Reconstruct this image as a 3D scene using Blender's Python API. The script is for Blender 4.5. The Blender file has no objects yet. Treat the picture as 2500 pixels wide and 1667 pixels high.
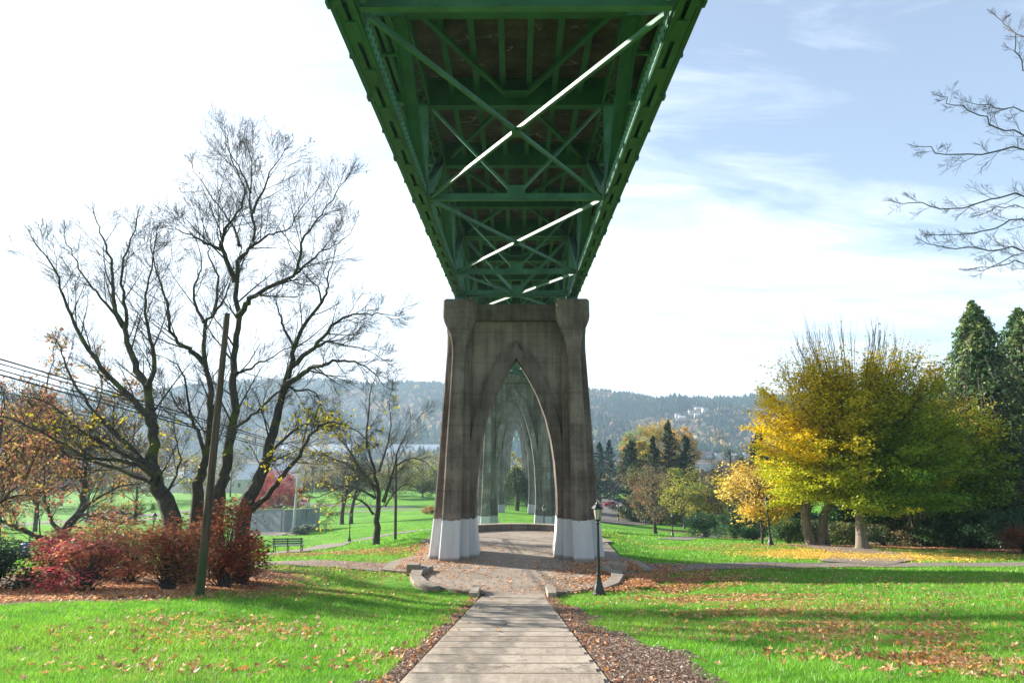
import bpy, math, random
import numpy as np
from mathutils import Vector, Matrix

# ------------------------------------------------------------------ camera, sky, sun, exposure
S = bpy.context.scene
FPX = 1667.0
PITCH = math.radians(8.5)
YAW = math.radians(0.36)
cam_d = bpy.data.cameras.new("camera"); cam = bpy.data.objects.new("camera", cam_d)
S.collection.objects.link(cam); S.camera = cam
cam.location = (0, 0, 0)
cam.rotation_euler = (math.radians(90) + PITCH, 0, YAW)
cam_d.sensor_width = 36.0; cam_d.lens = 36.0 * FPX / 2500.0
cam_d.clip_start = 0.1; cam_d.clip_end = 20000

SUN_AZ = math.radians(62)      # left of the view direction
SUN_EL = math.radians(22)
sun_dir = Vector((-math.sin(SUN_AZ) * math.cos(SUN_EL), math.cos(SUN_AZ) * math.cos(SUN_EL), math.sin(SUN_EL)))
sd = bpy.data.lights.new("sun", 'SUN'); sd.energy = 5.0; sd.angle = math.radians(0.5); sd.color = (1.0, 0.93, 0.82)
so = bpy.data.objects.new("sun", sd); S.collection.objects.link(so)
so.rotation_euler = sun_dir.to_track_quat('Z', 'Y').to_euler(); so.location = (-60, 40, 60)

W = bpy.data.worlds.new("World"); S.world = W; W.use_nodes = True
wn = W.node_tree.nodes; wl = W.node_tree.links
for n in list(wn): wn.remove(n)
wo = wn.new('ShaderNodeOutputWorld'); bg = wn.new('ShaderNodeBackground'); bg.inputs[1].default_value = 0.080
sky = wn.new('ShaderNodeTexSky'); sky.sky_type = 'NISHITA'; sky.sun_disc = False
sky.sun_elevation = SUN_EL; sky.sun_rotation = -SUN_AZ
sky.air_density = 1.0; sky.dust_density = 0.7; sky.ozone_density = 1.6
tc = wn.new('ShaderNodeTexCoord'); sep = wn.new('ShaderNodeSeparateXYZ'); wl.new(tc.outputs['Generated'], sep.inputs[0])
def wmath(op, a, b=None, clamp=False):
    m = wn.new('ShaderNodeMath'); m.operation = op; m.use_clamp = clamp
    for i, v in enumerate((a, b)):
        if v is None: continue
        if isinstance(v, (int, float)): m.inputs[i].default_value = v
        else: wl.new(v, m.inputs[i])
    return m.outputs[0]
zz = wmath('ADD', wmath('MAXIMUM', sep.outputs[2], 0.0), 0.12)
cx = wmath('DIVIDE', sep.outputs[0], zz); cy = wmath('DIVIDE', sep.outputs[1], zz)
cmb = wn.new('ShaderNodeCombineXYZ'); wl.new(cx, cmb.inputs[0]); wl.new(cy, cmb.inputs[1])
mp = wn.new('ShaderNodeMapping'); mp.inputs['Rotation'].default_value = (0, 0, math.radians(-38)); mp.inputs['Scale'].default_value = (0.55, 1.15, 1)
mp.inputs['Location'].default_value = (3.1, 1.7, 0)
wl.new(cmb.outputs[0], mp.inputs[0])
nz = wn.new('ShaderNodeTexNoise'); nz.inputs['Scale'].default_value = 0.62; nz.inputs['Detail'].default_value = 9; nz.inputs['Roughness'].default_value = 0.52; nz.inputs['Distortion'].default_value = 0.6
wl.new(mp.outputs[0], nz.inputs['Vector'])
left = wmath('MULTIPLY', sep.outputs[0], -0.20)
low = wmath('MULTIPLY', wmath('SUBTRACT', 0.35, sep.outputs[2]), 0.42)
mp2 = wn.new('ShaderNodeMapping'); mp2.inputs['Rotation'].default_value = (0, 0, math.radians(-52)); mp2.inputs['Scale'].default_value = (1.1, 3.4, 1); mp2.inputs['Location'].default_value = (5.3, 2.2, 0)
wl.new(cmb.outputs[0], mp2.inputs[0])
nz2 = wn.new('ShaderNodeTexNoise'); nz2.inputs['Scale'].default_value = 1.0; nz2.inputs['Detail'].default_value = 10; nz2.inputs['Roughness'].default_value = 0.6; nz2.inputs['Distortion'].default_value = 0.9
wl.new(mp2.outputs[0], nz2.inputs['Vector'])
mixn = wmath('ADD', wmath('MULTIPLY', nz.outputs['Fac'], 0.48), wmath('MULTIPLY', nz2.outputs['Fac'], 0.52))
cf = wmath('ADD', wmath('ADD', mixn, left), low)
rmp = wn.new('ShaderNodeValToRGB'); rmp.color_ramp.elements[0].position = 0.37; rmp.color_ramp.elements[1].position = 0.62
rmp.color_ramp.elements[0].color = (0.18, 0.18, 0.18, 1); rmp.color_ramp.elements[1].color = (0.95, 0.95, 0.95, 1)
wl.new(cf, rmp.inputs[0])
mx = wn.new('ShaderNodeMix'); mx.data_type = 'RGBA'; wl.new(rmp.outputs[0], mx.inputs[0])
wl.new(sky.outputs[0], mx.inputs[6]); mx.inputs[7].default_value = (5.7, 6.2, 6.9, 1)
wl.new(mx.outputs[2], bg.inputs[0]); wl.new(bg.outputs[0], wo.inputs[0])

S.view_settings.view_transform = 'Standard'; S.view_settings.look = 'None'
S.view_settings.exposure = 1.6; S.view_settings.gamma = 1.0
S.render.engine = 'CYCLES'
S.cycles.use_denoising = True
S.cycles.max_bounces = 6; S.cycles.diffuse_bounces = 3; S.cycles.glossy_bounces = 2; S.cycles.transmission_bounces = 4
S.cycles.volume_bounces = 1; S.cycles.transparent_max_bounces = 8
S.cycles.sample_clamp_indirect = 6.0

# ------------------------------------------------------------------ projection helpers (pixels of the 2500x1667 photograph)
CP, SP = math.cos(PITCH), math.sin(PITCH)
def ray(px, py):
    u = (px - 1250) / FPX; v = (833.5 - py) / FPX
    x, y, z = u, CP - v * SP, SP + v * CP
    c, s = math.cos(YAW), math.sin(YAW)
    return Vector((x * c - y * s, x * s + y * c, z))
def P(px, py, d):
    r = ray(px, py); return r * (d / r.y)
def G(px, py, z):
    r = ray(px, py); return r * (z / r.z)

# ------------------------------------------------------------------ terrain
_cp = []
def cz(x, y, z): _cp.append((x, y, z))
def cpx(px, py, d):
    p = P(px, py, d); _cp.append((p.x, p.y, p.z))
for y, z in [(-40, 2.6), (-20, 1.0), (-5, -0.85), (3, -2.0), (9, -3.0), (15, -3.95), (20, -4.75), (25, -5.6), (29, -6.25), (34, -6.4), (42, -6.4), (52, -6.45), (64, -7.6), (85.6, -10.1), (105, -11.2), (130, -12.6), (175, -15), (220, -17), (265, -19)]:
    cz(0, y, z)
cpx(487, 1437, 22); cpx(0, 1490, 18.5); cpx(0, 1660, 9.6); cpx(2500, 1660, 9.2); cpx(2500, 1500, 19); cpx(2500, 1418, 28)
cpx(2500, 1380, 39); cpx(2100, 1340, 50); cpx(1883, 1332, 52); cpx(2450, 1352, 46)
cpx(750, 1360, 40); cpx(600, 1376, 37.5); cpx(915, 1330, 50); cpx(700, 1347, 74); cpx(852, 1321, 84); cpx(640, 1312, 105)
cpx(1000, 1272, 108); cpx(1000, 1243, 150); cpx(1000, 1222, 200); cpx(300, 1282, 108); cpx(250, 1270, 145); cpx(60, 1362, 58)
cpx(860, 1212, 215); cpx(1612, 1305, 92); cpx(1650, 1306, 102); cpx(1670, 1291, 125); cpx(1510, 1273, 148); cpx(1500, 1335, 56)
cpx(1500, 1303, 75); cpx(1500, 1232, 215); cpx(1850, 1321, 68); cpx(2300, 1330, 68); cpx(300, 1420, 27); cpx(1900, 1400, 34)
cpx(480, 1300, 90); cpx(1000, 1362, 42); cpx(1500, 1365, 42); cpx(1700, 1355, 44)
for x, y, z in [(-60, 0, -2), (60, 0, -1), (-90, 60, -11), (95, 60, -5.5), (-120, 150, -17), (120, 150, -13.5), (-160, 280, -20), (-60, 300, -20), (60, 300, -20), (160, 280, -20), (-60, -40, 2), (60, -40, 3), (0, 330, -20.5)]:
    cz(x, y, z)
_C = np.array(_cp)
def _tps(r2): return 0.5 * r2 * np.log(r2 + 1e-9)
def _fit():
    n = len(_C); d2 = ((_C[:, None, :2] - _C[None, :, :2]) ** 2).sum(-1)
    K = _tps(d2) + np.eye(n) * 60.0
    Pm = np.c_[np.ones(n), _C[:, :2]]
    A = np.zeros((n + 3, n + 3)); A[:n, :n] = K; A[:n, n:] = Pm; A[n:, :n] = Pm.T
    return np.linalg.solve(A, np.r_[_C[:, 2], 0, 0, 0])
_W = _fit()
def sstep(a, b, x):
    t = np.clip((x - a) / (b - a), 0, 1); return t * t * (3 - 2 * t)
def terrain(x, y):
    x = np.atleast_1d(np.asarray(x, float)); y = np.atleast_1d(np.asarray(y, float))
    out = np.zeros(x.shape)
    fx, fy = x.ravel(), y.ravel(); o = out.ravel()
    for i in range(0, len(fx), 20000):
        a, b = fx[i:i + 20000], fy[i:i + 20000]
        d2 = (a[:, None] - _C[None, :, 0]) ** 2 + (b[:, None] - _C[None, :, 1]) ** 2
        o[i:i + 20000] = _tps(d2) @ _W[:-3] + _W[-3] + _W[-2] * a + _W[-1] * b
    out = o.reshape(x.shape)
    r = np.maximum(np.abs(x) / 170.0, np.abs(y - 120) / 190.0)
    far = sstep(0.78, 1.15, r)
    out = out * (1 - far) + (-20.5) * far
    out = out + (0.05 * np.sin(x * .31 + 1.3) * np.sin(y * .27) + 0.025 * np.sin(x * .9 + y * .7) * np.cos(y * 1.1 - x * .4)) * (1 - far)
    # level ground under the plaza
    rr = np.maximum(np.abs(x) - 7.0, np.maximum(30.5 - y, y - 53.5))
    pl = 1 - sstep(-0.6, 3.0, rr)
    out = out * (1 - pl) + (-6.46) * pl
    # bed of the stairs
    st = (1 - sstep(1.15, 1.36, np.abs(x + 0.15))) * (1 - sstep(29.6, 30.6, y))
    ramp = -1.6 - 0.1616 * y - 0.28
    out = out * (1 - st) + ramp * st
    sh = (1 - sstep(1.9, 5.0, np.abs(x + 0.15))) * (1 - st) * (1 - sstep(28.5, 31, y)) * sstep(-12, -4, y)
    out = out * (1 - sh * 0.85) + (-1.6 - 0.1616 * y + 0.05) * sh * 0.85
    # river bed
    out = out - 6 * sstep(345, 380, y) * (1 - sstep(820, 860, y))
    return out
def tz(x, y): return float(terrain(x, y)[0])
def R(px, py):
    """point of the ground seen at a pixel"""
    r = ray(px, py); r = r / r.y
    ds = np.concatenate([np.arange(4, 120, 0.5), np.arange(120, 340, 2.0)])
    zs = terrain(r.x * ds, ds)
    k = np.nonzero(r.z * ds < zs)[0]
    d = ds[k[0]] if len(k) else 300.0
    return Vector((r.x * d, d, tz(r.x * d, d)))

# ------------------------------------------------------------------ mesh building
rng = np.random.default_rng(7)
class MB:
    def __init__(s): s.v = []; s.q = []; s.t = []; s.n = 0; s.c = []; s.hascol = False
    def add(s, v, q=None, t=None, col=None):
        v = np.asarray(v, float).reshape(-1, 3)
        if q is not None and len(q): s.q.append(np.asarray(q, int).reshape(-1, 4) + s.n)
        if t is not None and len(t): s.t.append(np.asarray(t, int).reshape(-1, 3) + s.n)
        s.v.append(v); s.n += len(v)
        if col is None: s.c.append(np.tile([0.5, 0.5, 0.5], (len(v), 1)))
        else:
            s.hascol = True; c = np.asarray(col, float)
            s.c.append(np.tile(c, (len(v), 1)) if c.ndim == 1 else c)
        return s
    def box(s, x0, x1, y0, y1, z0, z1, col=None):
        v = [(x0, y0, z0), (x1, y0, z0), (x1, y1, z0), (x0, y1, z0), (x0, y0, z1), (x1, y0, z1), (x1, y1, z1), (x0, y1, z1)]
        return s.add(v, q=[(0, 3, 2, 1), (4, 5, 6, 7), (0, 1, 5, 4), (1, 2, 6, 5), (2, 3, 7, 6), (3, 0, 4, 7)], col=col)
    def beam(s, a, b, w, h, up=(0, 0, 1), col=None):
        a = Vector(a); b = Vector(b); d = (b - a).normalized(); u = Vector(up)
        side = d.cross(u)
        if side.length < 1e-4: side = d.cross(Vector((1, 0, 0)))
        side.normalize(); u = side.cross(d).normalized()
        v = []
        for p in (a, b):
            for sx, sz in ((-1, -1), (1, -1), (1, 1), (-1, 1)):
                v.append(tuple(p + side * (sx * w / 2) + u * (sz * h / 2)))
        return s.add(v, q=[(0, 1, 2, 3), (7, 6, 5, 4), (0, 4, 5, 1), (1, 5, 6, 2), (2, 6, 7, 3), (3, 7, 4, 0)], col=col)
    def lathe(s, prof, n=12, c=(0, 0, 0), col=None):
        v = []; q = []
        for r, z in prof:
            for k in range(n):
                a = 2 * math.pi * k / n; v.append((c[0] + r * math.cos(a), c[1] + r * math.sin(a), c[2] + z))
        for i in range(len(prof) - 1):
            for k in range(n):
                q.append((i * n + k, i * n + (k + 1) % n, (i + 1) * n + (k + 1) % n, (i + 1) * n + k))
        return s.add(v, q=q, col=col)
    def loft(s, rings, cap=True, col=None):
        rings = np.asarray(rings, float); m, n = rings.shape[:2]
        k = np.arange(n); q = []
        for i in range(m - 1):
            q.append(np.c_[i * n + k, i * n + (k + 1) % n, (i + 1) * n + (k + 1) % n, (i + 1) * n + k])
        t = []
        v = rings.reshape(-1, 3)
        if cap:
            c0, c1 = rings[0].mean(0), rings[-1].mean(0); v = np.vstack([v, c0, c1]); a, b = m * n, m * n + 1
            for j in range(n):
                t.append((a, (j + 1) % n, j)); t.append((b, (m - 1) * n + j, (m - 1) * n + (j + 1) % n))
        return s.add(v, q=np.vstack(q), t=t, col=col)
    def tubes(s, lines, n=5, col=None):
        """lines: list of (pts[k,3], radii[k]); grouped and vectorised"""
        groups = {}
        for p, r in lines: groups.setdefault(len(p), []).append((p, r))
        for k, g in groups.items():
            if k < 2: continue
            Pp = np.array([a for a, _ in g], float); Rr = np.array([b for _, b in g], float)
            T = np.gradient(Pp, axis=1); T /= np.linalg.norm(T, axis=2, keepdims=True) + 1e-9
            main = (Pp[:, -1] - Pp[:, 0]); main /= np.linalg.norm(main, axis=1, keepdims=True) + 1e-9
            ref = np.where(np.abs(main[:, 2:3]) > 0.8, np.array([[1.0, 0, 0]]), np.array([[0, 0, 1.0]]))[:, None, :]
            A = np.cross(T, ref); A /= np.linalg.norm(A, axis=2, keepdims=True) + 1e-9
            B = np.cross(T, A)
            an = np.arange(n) * 2 * math.pi / n
            V = Pp[:, :, None, :] + Rr[:, :, None, None] * (A[:, :, None, :] * np.cos(an)[None, None, :, None] + B[:, :, None, :] * np.sin(an)[None, None, :, None])
            b, m = V.shape[0], k
            base = (np.arange(b) * m * n)[:, None, None]; ii = (np.arange(m - 1) * n)[None, :, None]; j = np.arange(n)[None, None, :]; j2 = (j + 1) % n
            q = np.stack([base + ii + j, base + ii + j2, base + ii + n + j2, base + ii + n + j], -1).reshape(-1, 4)
            s.add(V.reshape(-1, 3), q=q, col=col)
        return s
    def leaves(s, pos, size, col, flat=0.0, aspect=0.6, r=None):
        """folded rhombus leaves; flat 0..1 pushes normals upward"""
        r = r or rng
        N = len(pos)
        if N == 0: return s
        size = np.broadcast_to(size, (N,))
        nrm = r.normal(size=(N, 3)); nrm[:, 2] = np.abs(nrm[:, 2]) + flat * 3; nrm /= np.linalg.norm(nrm, axis=1, keepdims=True)
        d = r.normal(size=(N, 3)); d -= (d * nrm).sum(1, keepdims=True) * nrm; d /= np.linalg.norm(d, axis=1, keepdims=True) + 1e-9
        e = np.cross(nrm, d)
        h = (size / 2)[:, None]
        a = pos - d * h; b = pos + e * h * aspect + nrm * h * 0.22; c = pos + d * h; f = pos - e * h * aspect + nrm * h * 0.22
        V = np.stack([a, b, c, f], 1).reshape(-1, 3)
        q = np.arange(N * 4).reshape(-1, 4)
        C = np.repeat(np.broadcast_to(col, (N, 3)), 4, axis=0)
        return s.add(V, q=q, col=C)
    def build(s, name, mat, parent=None, smooth=False):
        me = bpy.data.meshes.new(name)
        V = np.vstack(s.v) if s.v else np.zeros((0, 3))
        Q = np.vstack(s.q) if s.q else np.zeros((0, 4), int); T = np.vstack(s.t) if s.t else np.zeros((0, 3), int)
        me.vertices.add(len(V)); me.vertices.foreach_set('co', V.astype(np.float32).ravel())
        nl = len(Q) * 4 + len(T) * 3
        me.loops.add(nl); me.loops.foreach_set('vertex_index', np.r_[Q.ravel(), T.ravel()].astype(np.int32))
        me.polygons.add(len(Q) + len(T))
        ls = np.r_[np.arange(len(Q)) * 4, len(Q) * 4 + np.arange(len(T)) * 3].astype(np.int32)
        me.polygons.foreach_set('loop_start', ls)
        me.polygons.foreach_set('use_smooth', np.full(len(ls), bool(smooth)))
        if s.hascol:
            C = np.vstack(s.c); at = me.color_attributes.new('Col', 'FLOAT_COLOR', 'POINT')
            at.data.foreach_set('color', np.c_[C, np.ones(len(C))].astype(np.float32).ravel())
        me.update(calc_edges=True); me.validate()
        if mat is not None: me.materials.append(mat)
        o = bpy.data.objects.new(name, me); S.collection.objects.link(o)
        if parent is not None: o.parent = parent
        return o
def thing(name, label, cat, loc=(0, 0, 0), rz=0, group=None):
    o = bpy.data.objects.new(name, None); S.collection.objects.link(o); o.empty_display_size = 0.3
    o.location = loc; o.rotation_euler = (0, 0, rz); o['label'] = label; o['category'] = cat
    if group: o['group'] = group
    return o
def tag(o, label, cat, group=None, kind=None):
    o['label'] = label; o['category'] = cat
    if group: o['group'] = group
    if kind: o['kind'] = kind
    return o
def struct(o, label=None):
    o['kind'] = 'structure'
    if label: o['label'] = label; o['category'] = o.name.split('.')[0].replace('_', ' ')
    return o
def dup(root, loc=None, rz=None, label=None, group=None, scale=None):
    r = root.copy(); S.collection.objects.link(r)
    if loc is not None: r.location = loc
    if rz is not None: r.rotation_euler = (0, 0, rz)
    if label: r['label'] = label
    if group: r['group'] = group
    if scale: r.scale = scale
    for ch in list(root.children):
        c = ch.copy(); S.collection.objects.link(c); c.parent = r
        for g in list(ch.children):
            d = g.copy(); S.collection.objects.link(d); d.parent = c
    return r

# ------------------------------------------------------------------ materials
def mat(name):
    m = bpy.data.materials.new(name); m.use_nodes = True; nt = m.node_tree
    b = nt.nodes['Principled BSDF']; return m, nt, b
def N(nt, t, **k):
    n = nt.nodes.new(t)
    for a, v in k.items(): setattr(n, a, v)
    return n
def ramp(nt, stops, fac=None):
    r = N(nt, 'ShaderNodeValToRGB'); e = r.color_ramp.elements
    while len(e) < len(stops): e.new(0.5)
    for i, (p, c) in enumerate(stops): e[i].position = p; e[i].color = (*c, 1) if len(c) == 3 else c
    if fac is not None: nt.links.new(fac, r.inputs[0])
    return r
def noise(nt, vec, scale, detail=5, rough=0.55, dist=0):
    n = N(nt, 'ShaderNodeTexNoise'); n.inputs['Scale'].default_value = scale; n.inputs['Detail'].default_value = detail
    n.inputs['Roughness'].default_value = rough; n.inputs['Distortion'].default_value = dist
    if vec is not None: nt.links.new(vec, n.inputs['Vector'])
    return n
def mapping(nt, scale, src='Object', loc=(0, 0, 0)):
    t = N(nt, 'ShaderNodeTexCoord'); m = N(nt, 'ShaderNodeMapping'); m.inputs['Scale'].default_value = scale; m.inputs['Location'].default_value = loc
    nt.links.new(t.outputs[src], m.inputs[0]); return m.outputs[0]
def mixc(nt, fac, a, b, mode='MIX'):
    m = N(nt, 'ShaderNodeMix'); m.data_type = 'RGBA'; m.blend_type = mode
    for i, v in ((0, fac), (6, a), (7, b)):
        if isinstance(v, (int, float)): m.inputs[i].default_value = v
        elif isinstance(v, tuple): m.inputs[i].default_value = (*v, 1)
        else: nt.links.new(v, m.inputs[i])
    return m.outputs[2]
def bump(nt, b, h, strength=0.4, dist=0.02):
    n = N(nt, 'ShaderNodeBump'); n.inputs['Strength'].default_value = strength; n.inputs['Distance'].default_value = dist
    nt.links.new(h, n.inputs['Height']); nt.links.new(n.outputs[0], b.inputs['Normal'])
def M_noise(name, c1, c2, scale=6, rough=0.8, metallic=0.0, bs=0.3, bd=0.01, mscale=(1, 1, 1), spec=0.4, c3=None):
    m, nt, b = mat(name); v = mapping(nt, mscale); n = noise(nt, v, scale, 6, 0.6)
    st = [(0.3, c1), (0.7, c2)] if c3 is None else [(0.28, c1), (0.5, c2), (0.72, c3)]
    r = ramp(nt, st, n.outputs['Fac']); nt.links.new(r.outputs[0], b.inputs['Base Color'])
    b.inputs['Roughness'].default_value = rough; b.inputs['Metallic'].default_value = metallic; b.inputs['Specular IOR Level'].default_value = spec
    if bs: bump(nt, b, noise(nt, v, scale * 5, 4).outputs['Fac'], bs, bd)
    return m
def M_leaf(name, trans=0.45, rough=0.6, gl=0.03):
    m, nt, b = mat(name); a = N(nt, 'ShaderNodeAttribute'); a.attribute_name = 'Col'
    nt.nodes.remove(b); out = nt.nodes['Material Output']
    d = N(nt, 'ShaderNodeBsdfDiffuse'); t = N(nt, 'ShaderNodeBsdfTranslucent'); g = N(nt, 'ShaderNodeBsdfGlossy'); g.inputs['Roughness'].default_value = rough * 0.8
    g.inputs['Color'].default_value = (1, 1, 1, 1)
    nt.links.new(a.outputs['Color'], d.inputs['Color']); nt.links.new(a.outputs['Color'], t.inputs['Color'])
    m1 = N(nt, 'ShaderNodeMixShader'); m1.inputs[0].default_value = trans; nt.links.new(d.outputs[0], m1.inputs[1]); nt.links.new(t.outputs[0], m1.inputs[2])
    m2 = N(nt, 'ShaderNodeMixShader'); m2.inputs[0].default_value = gl; nt.links.new(m1.outputs[0], m2.inputs[1]); nt.links.new(g.outputs[0], m2.inputs[2])
    nt.links.new(m2.outputs[0], out.inputs['Surface']); return m
LEAF = M_leaf('leaf'); NEEDLE = M_leaf('needle', 0.25); GRASSB = M_leaf('grass_blade', 0.5)
BARK = M_noise('bark', (0.03, 0.024, 0.02), (0.085, 0.068, 0.055), 9, 0.9, bs=0.8, bd=0.03, mscale=(1, 1, 0.25))
def M_mossbark():
    m, nt, b = mat('mossy_bark'); v = mapping(nt, (1, 1, 0.3)); n = noise(nt, v, 8, 6)
    r = ramp(nt, [(0.3, (0.022, 0.019, 0.018)), (0.7, (0.07, 0.058, 0.048))], n.outputs['Fac'])
    n2 = noise(nt, mapping(nt, (1, 1, 1)), 1.6, 6, 0.65); r2 = ramp(nt, [(0.52, (0, 0, 0)), (0.62, (1, 1, 1))], n2.outputs['Fac'])
    c = mixc(nt, r2.outputs[0], r.outputs[0], (0.075, 0.10, 0.015)); nt.links.new(c, b.inputs['Base Color']); b.inputs['Roughness'].default_value = 0.95
    bump(nt, b, noise(nt, v, 30, 4).outputs['Fac'], 0.8, 0.03); return m
MOSSBARK = M_mossbark()
PALEBARK = M_noise('pale_bark', (0.10, 0.08, 0.06), (0.26, 0.215, 0.17), 7, 0.9, bs=0.8, bd=0.03, mscale=(1, 1, 0.2))
TWIG = M_noise('twig', (0.035, 0.03, 0.028), (0.07, 0.058, 0.05), 5, 0.9, bs=0)

def M_concrete(name, dark=(0.058, 0.043, 0.036), mid=(0.122, 0.094, 0.079), light=(0.23, 0.185, 0.158), paint=None, patches=False, tint=1.0):
    m, nt, b = mat(name)
    v = mapping(nt, (1, 1, 1)); vs = mapping(nt, (2.4, 2.4, 0.13)); vh = mapping(nt, (0.15, 0.15, 2.2))
    n1 = noise(nt, v, 0.55, 8, 0.62); n2 = noise(nt, vs, 1.3, 7, 0.7); n3 = noise(nt, vh, 1.5, 4, 0.5); n4 = noise(nt, v, 11, 8, 0.7)
    def mm(op, a, bb):
        k = N(nt, 'ShaderNodeMath', operation=op)
        for i, x in enumerate((a, bb)):
            if isinstance(x, (int, float)): k.inputs[i].default_value = x
            else: nt.links.new(x, k.inputs[i])
        return k.outputs[0]
    f = mm('ADD', mm('MULTIPLY', n1.outputs['Fac'], 0.42), mm('MULTIPLY', n2.outputs['Fac'], 0.36))
    f = mm('ADD', f, mm('MULTIPLY', n3.outputs['Fac'], 0.08)); f = mm('ADD', f, mm('MULTIPLY', n4.outputs['Fac'], 0.20))
    r = ramp(nt, [(0.40, dark), (0.5, mid), (0.60, light)], f)
    col = r.outputs[0]
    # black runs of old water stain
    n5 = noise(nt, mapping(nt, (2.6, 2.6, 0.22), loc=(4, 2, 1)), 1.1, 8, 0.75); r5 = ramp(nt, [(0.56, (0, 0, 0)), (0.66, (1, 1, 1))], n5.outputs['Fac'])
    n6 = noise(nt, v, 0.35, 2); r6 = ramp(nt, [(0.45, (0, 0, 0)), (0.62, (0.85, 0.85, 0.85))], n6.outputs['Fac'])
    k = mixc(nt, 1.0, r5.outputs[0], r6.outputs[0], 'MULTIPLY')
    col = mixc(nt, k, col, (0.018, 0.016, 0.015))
    # board-marked pour lines
    w = N(nt, 'ShaderNodeTexWave'); w.wave_type = 'BANDS'; w.bands_direction = 'Z'; w.inputs['Scale'].default_value = 0.17; w.inputs['Distortion'].default_value = 0.5
    w.inputs['Detail'].default_value = 2; nt.links.new(v, w.inputs['Vector'])
    rw = ramp(nt, [(0.0, (0.3, 0.3, 0.3)), (0.015, (0, 0, 0))], w.outputs['Fac'])
    col = mixc(nt, rw.outputs[0], col, dark)
    if patches:
        np_ = noise(nt, mapping(nt, (0.9, 0.9, 0.8), loc=(7, 3, 5)), 0.9, 3, 0.4); rp = ramp(nt, [(0.64, (0, 0, 0)), (0.65, (0.5, 0.5, 0.5))], np_.outputs['Fac'])
        col = mixc(nt, rp.outputs[0], col, (0.34, 0.35, 0.35))
    if paint:
        sp = N(nt, 'ShaderNodeSeparateXYZ'); nt.links.new(v, sp.inputs[0])
        ed = mm('ADD', sp.outputs[2], mm('MULTIPLY', noise(nt, v, 3, 6, .7).outputs['Fac'], 0.30))
        rp2 = ramp(nt, [(0.0, (1, 1, 1)), (0.004, (0, 0, 0))], mm('SUBTRACT', ed, paint))
        pc = ramp(nt, [(0.35, (0.50, 0.50, 0.52)), (0.65, (0.60, 0.60, 0.62))], n2.outputs['Fac'])
        base = ramp(nt, [(0.0, (0.9, 0.9, 0.9)), (0.12, (0, 0, 0))], mm('ADD', sp.outputs[2], mm('MULTIPLY', n4.outputs['Fac'], -0.2)))
        pcc = mixc(nt, base.outputs[0], pc.outputs[0], (0.25, 0.21, 0.17))
        col = mixc(nt, rp2.outputs[0], col, pcc)
    nt.links.new(col, b.inputs['Base Color']); b.inputs['Roughness'].default_value = 0.9; b.inputs['Specular IOR Level'].default_value = 0.25
    bump(nt, b, mm('ADD', n4.outputs['Fac'], n3.outputs['Fac']), 0.55, 0.04)
    return m
CONC = M_concrete('pier_concrete', paint=2.3); WALLC = M_concrete('pier_wall_concrete', (0.10, 0.079, 0.068), (0.19, 0.153, 0.131), (0.31, 0.258, 0.222), paint=2.3); RIBC = M_concrete('pier_rib_concrete', (0.05, 0.038, 0.032), (0.095, 0.074, 0.063), (0.17, 0.137, 0.117), paint=2.3); CONC2 = M_concrete('pier_concrete_patched', (.07, .062, .058), (.135, .122, .114), (.25, .23, .215), paint=1.9, patches=True); CONC3 = M_concrete('pier_concrete_pale', (.08, .072, .068), (.15, .137, .13), (.26, .242, .23), paint=1.9)  # arch wall lighter, rib and cap beam darker: relief shading put into the colour
SLAB = M_concrete('slab_concrete', (0.05, 0.038, 0.028), (0.095, 0.075, 0.056), (0.14, 0.115, 0.09))
def M_soffit():
    m, nt, b = mat('deck_soffit'); v = mapping(nt, (1, 1, 1)); r = ramp(nt, [(0.35, (0.05, 0.036, 0.026)), (0.5, (0.095, 0.073, 0.054)), (0.65, (0.15, 0.122, 0.094))], noise(nt, v, .8, 8, .65).outputs['Fac'])
    w = noise(nt, mapping(nt, (.35, 1.15, 1)), 1.0, 5, .55, .3); rw = ramp(nt, [(.488, (0, 0, 0)), (.497, (.9, .9, .9)), (.506, (0, 0, 0))], w.outputs['Fac'])
    k = ramp(nt, [(.5, (0, 0, 0)), (.62, (1, 1, 1))], noise(nt, v, .7, 4).outputs['Fac']); f = mixc(nt, 1.0, rw.outputs[0], k.outputs[0], 'MULTIPLY')
    nt.links.new(mixc(nt, f, r.outputs[0], (.55, .52, .46)), b.inputs['Base Color']); b.inputs['Roughness'].default_value = .95; return m
SOFFIT = M_soffit()
def M_steel(name, c1, c2):
    m, nt, b = mat(name); v = mapping(nt, (1, 1, 1)); n = noise(nt, v, 1.1, 6, 0.6); r = ramp(nt, [(0.35, c1), (0.65, c2)], n.outputs['Fac'])
    n2 = noise(nt, v, 5, 6, 0.7); r2 = ramp(nt, [(0.58, (0, 0, 0)), (0.72, (0.75, 0.75, 0.75))], n2.outputs['Fac'])
    nt.links.new(mixc(nt, r2.outputs[0], r.outputs[0], (0.055, 0.042, 0.02)), b.inputs['Base Color'])
    b.inputs['Roughness'].default_value = 0.5; b.inputs['Specular IOR Level'].default_value = 0.4
    bump(nt, b, noise(nt, v, 25, 3).outputs['Fac'], 0.15, 0.01); return m
GREEN = M_steel('green_steel_paint', (0.012, 0.085, 0.032), (0.024, 0.135, 0.055))
GREEN2 = M_steel('teal_green_paint', (0.035, 0.125, 0.08), (0.07, 0.20, 0.135))  # lighter, bluer green for posts, struts and braces
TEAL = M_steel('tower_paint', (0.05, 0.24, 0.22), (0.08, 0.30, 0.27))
PLAZAM = M_concrete('plaza_concrete', (0.16, 0.13, 0.10), (0.24, 0.20, 0.16), (0.31, 0.265, 0.215))
PAVE = M_concrete('pavement_concrete', (0.22, 0.178, 0.135), (0.32, 0.268, 0.212), (0.42, 0.362, 0.295))
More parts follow.
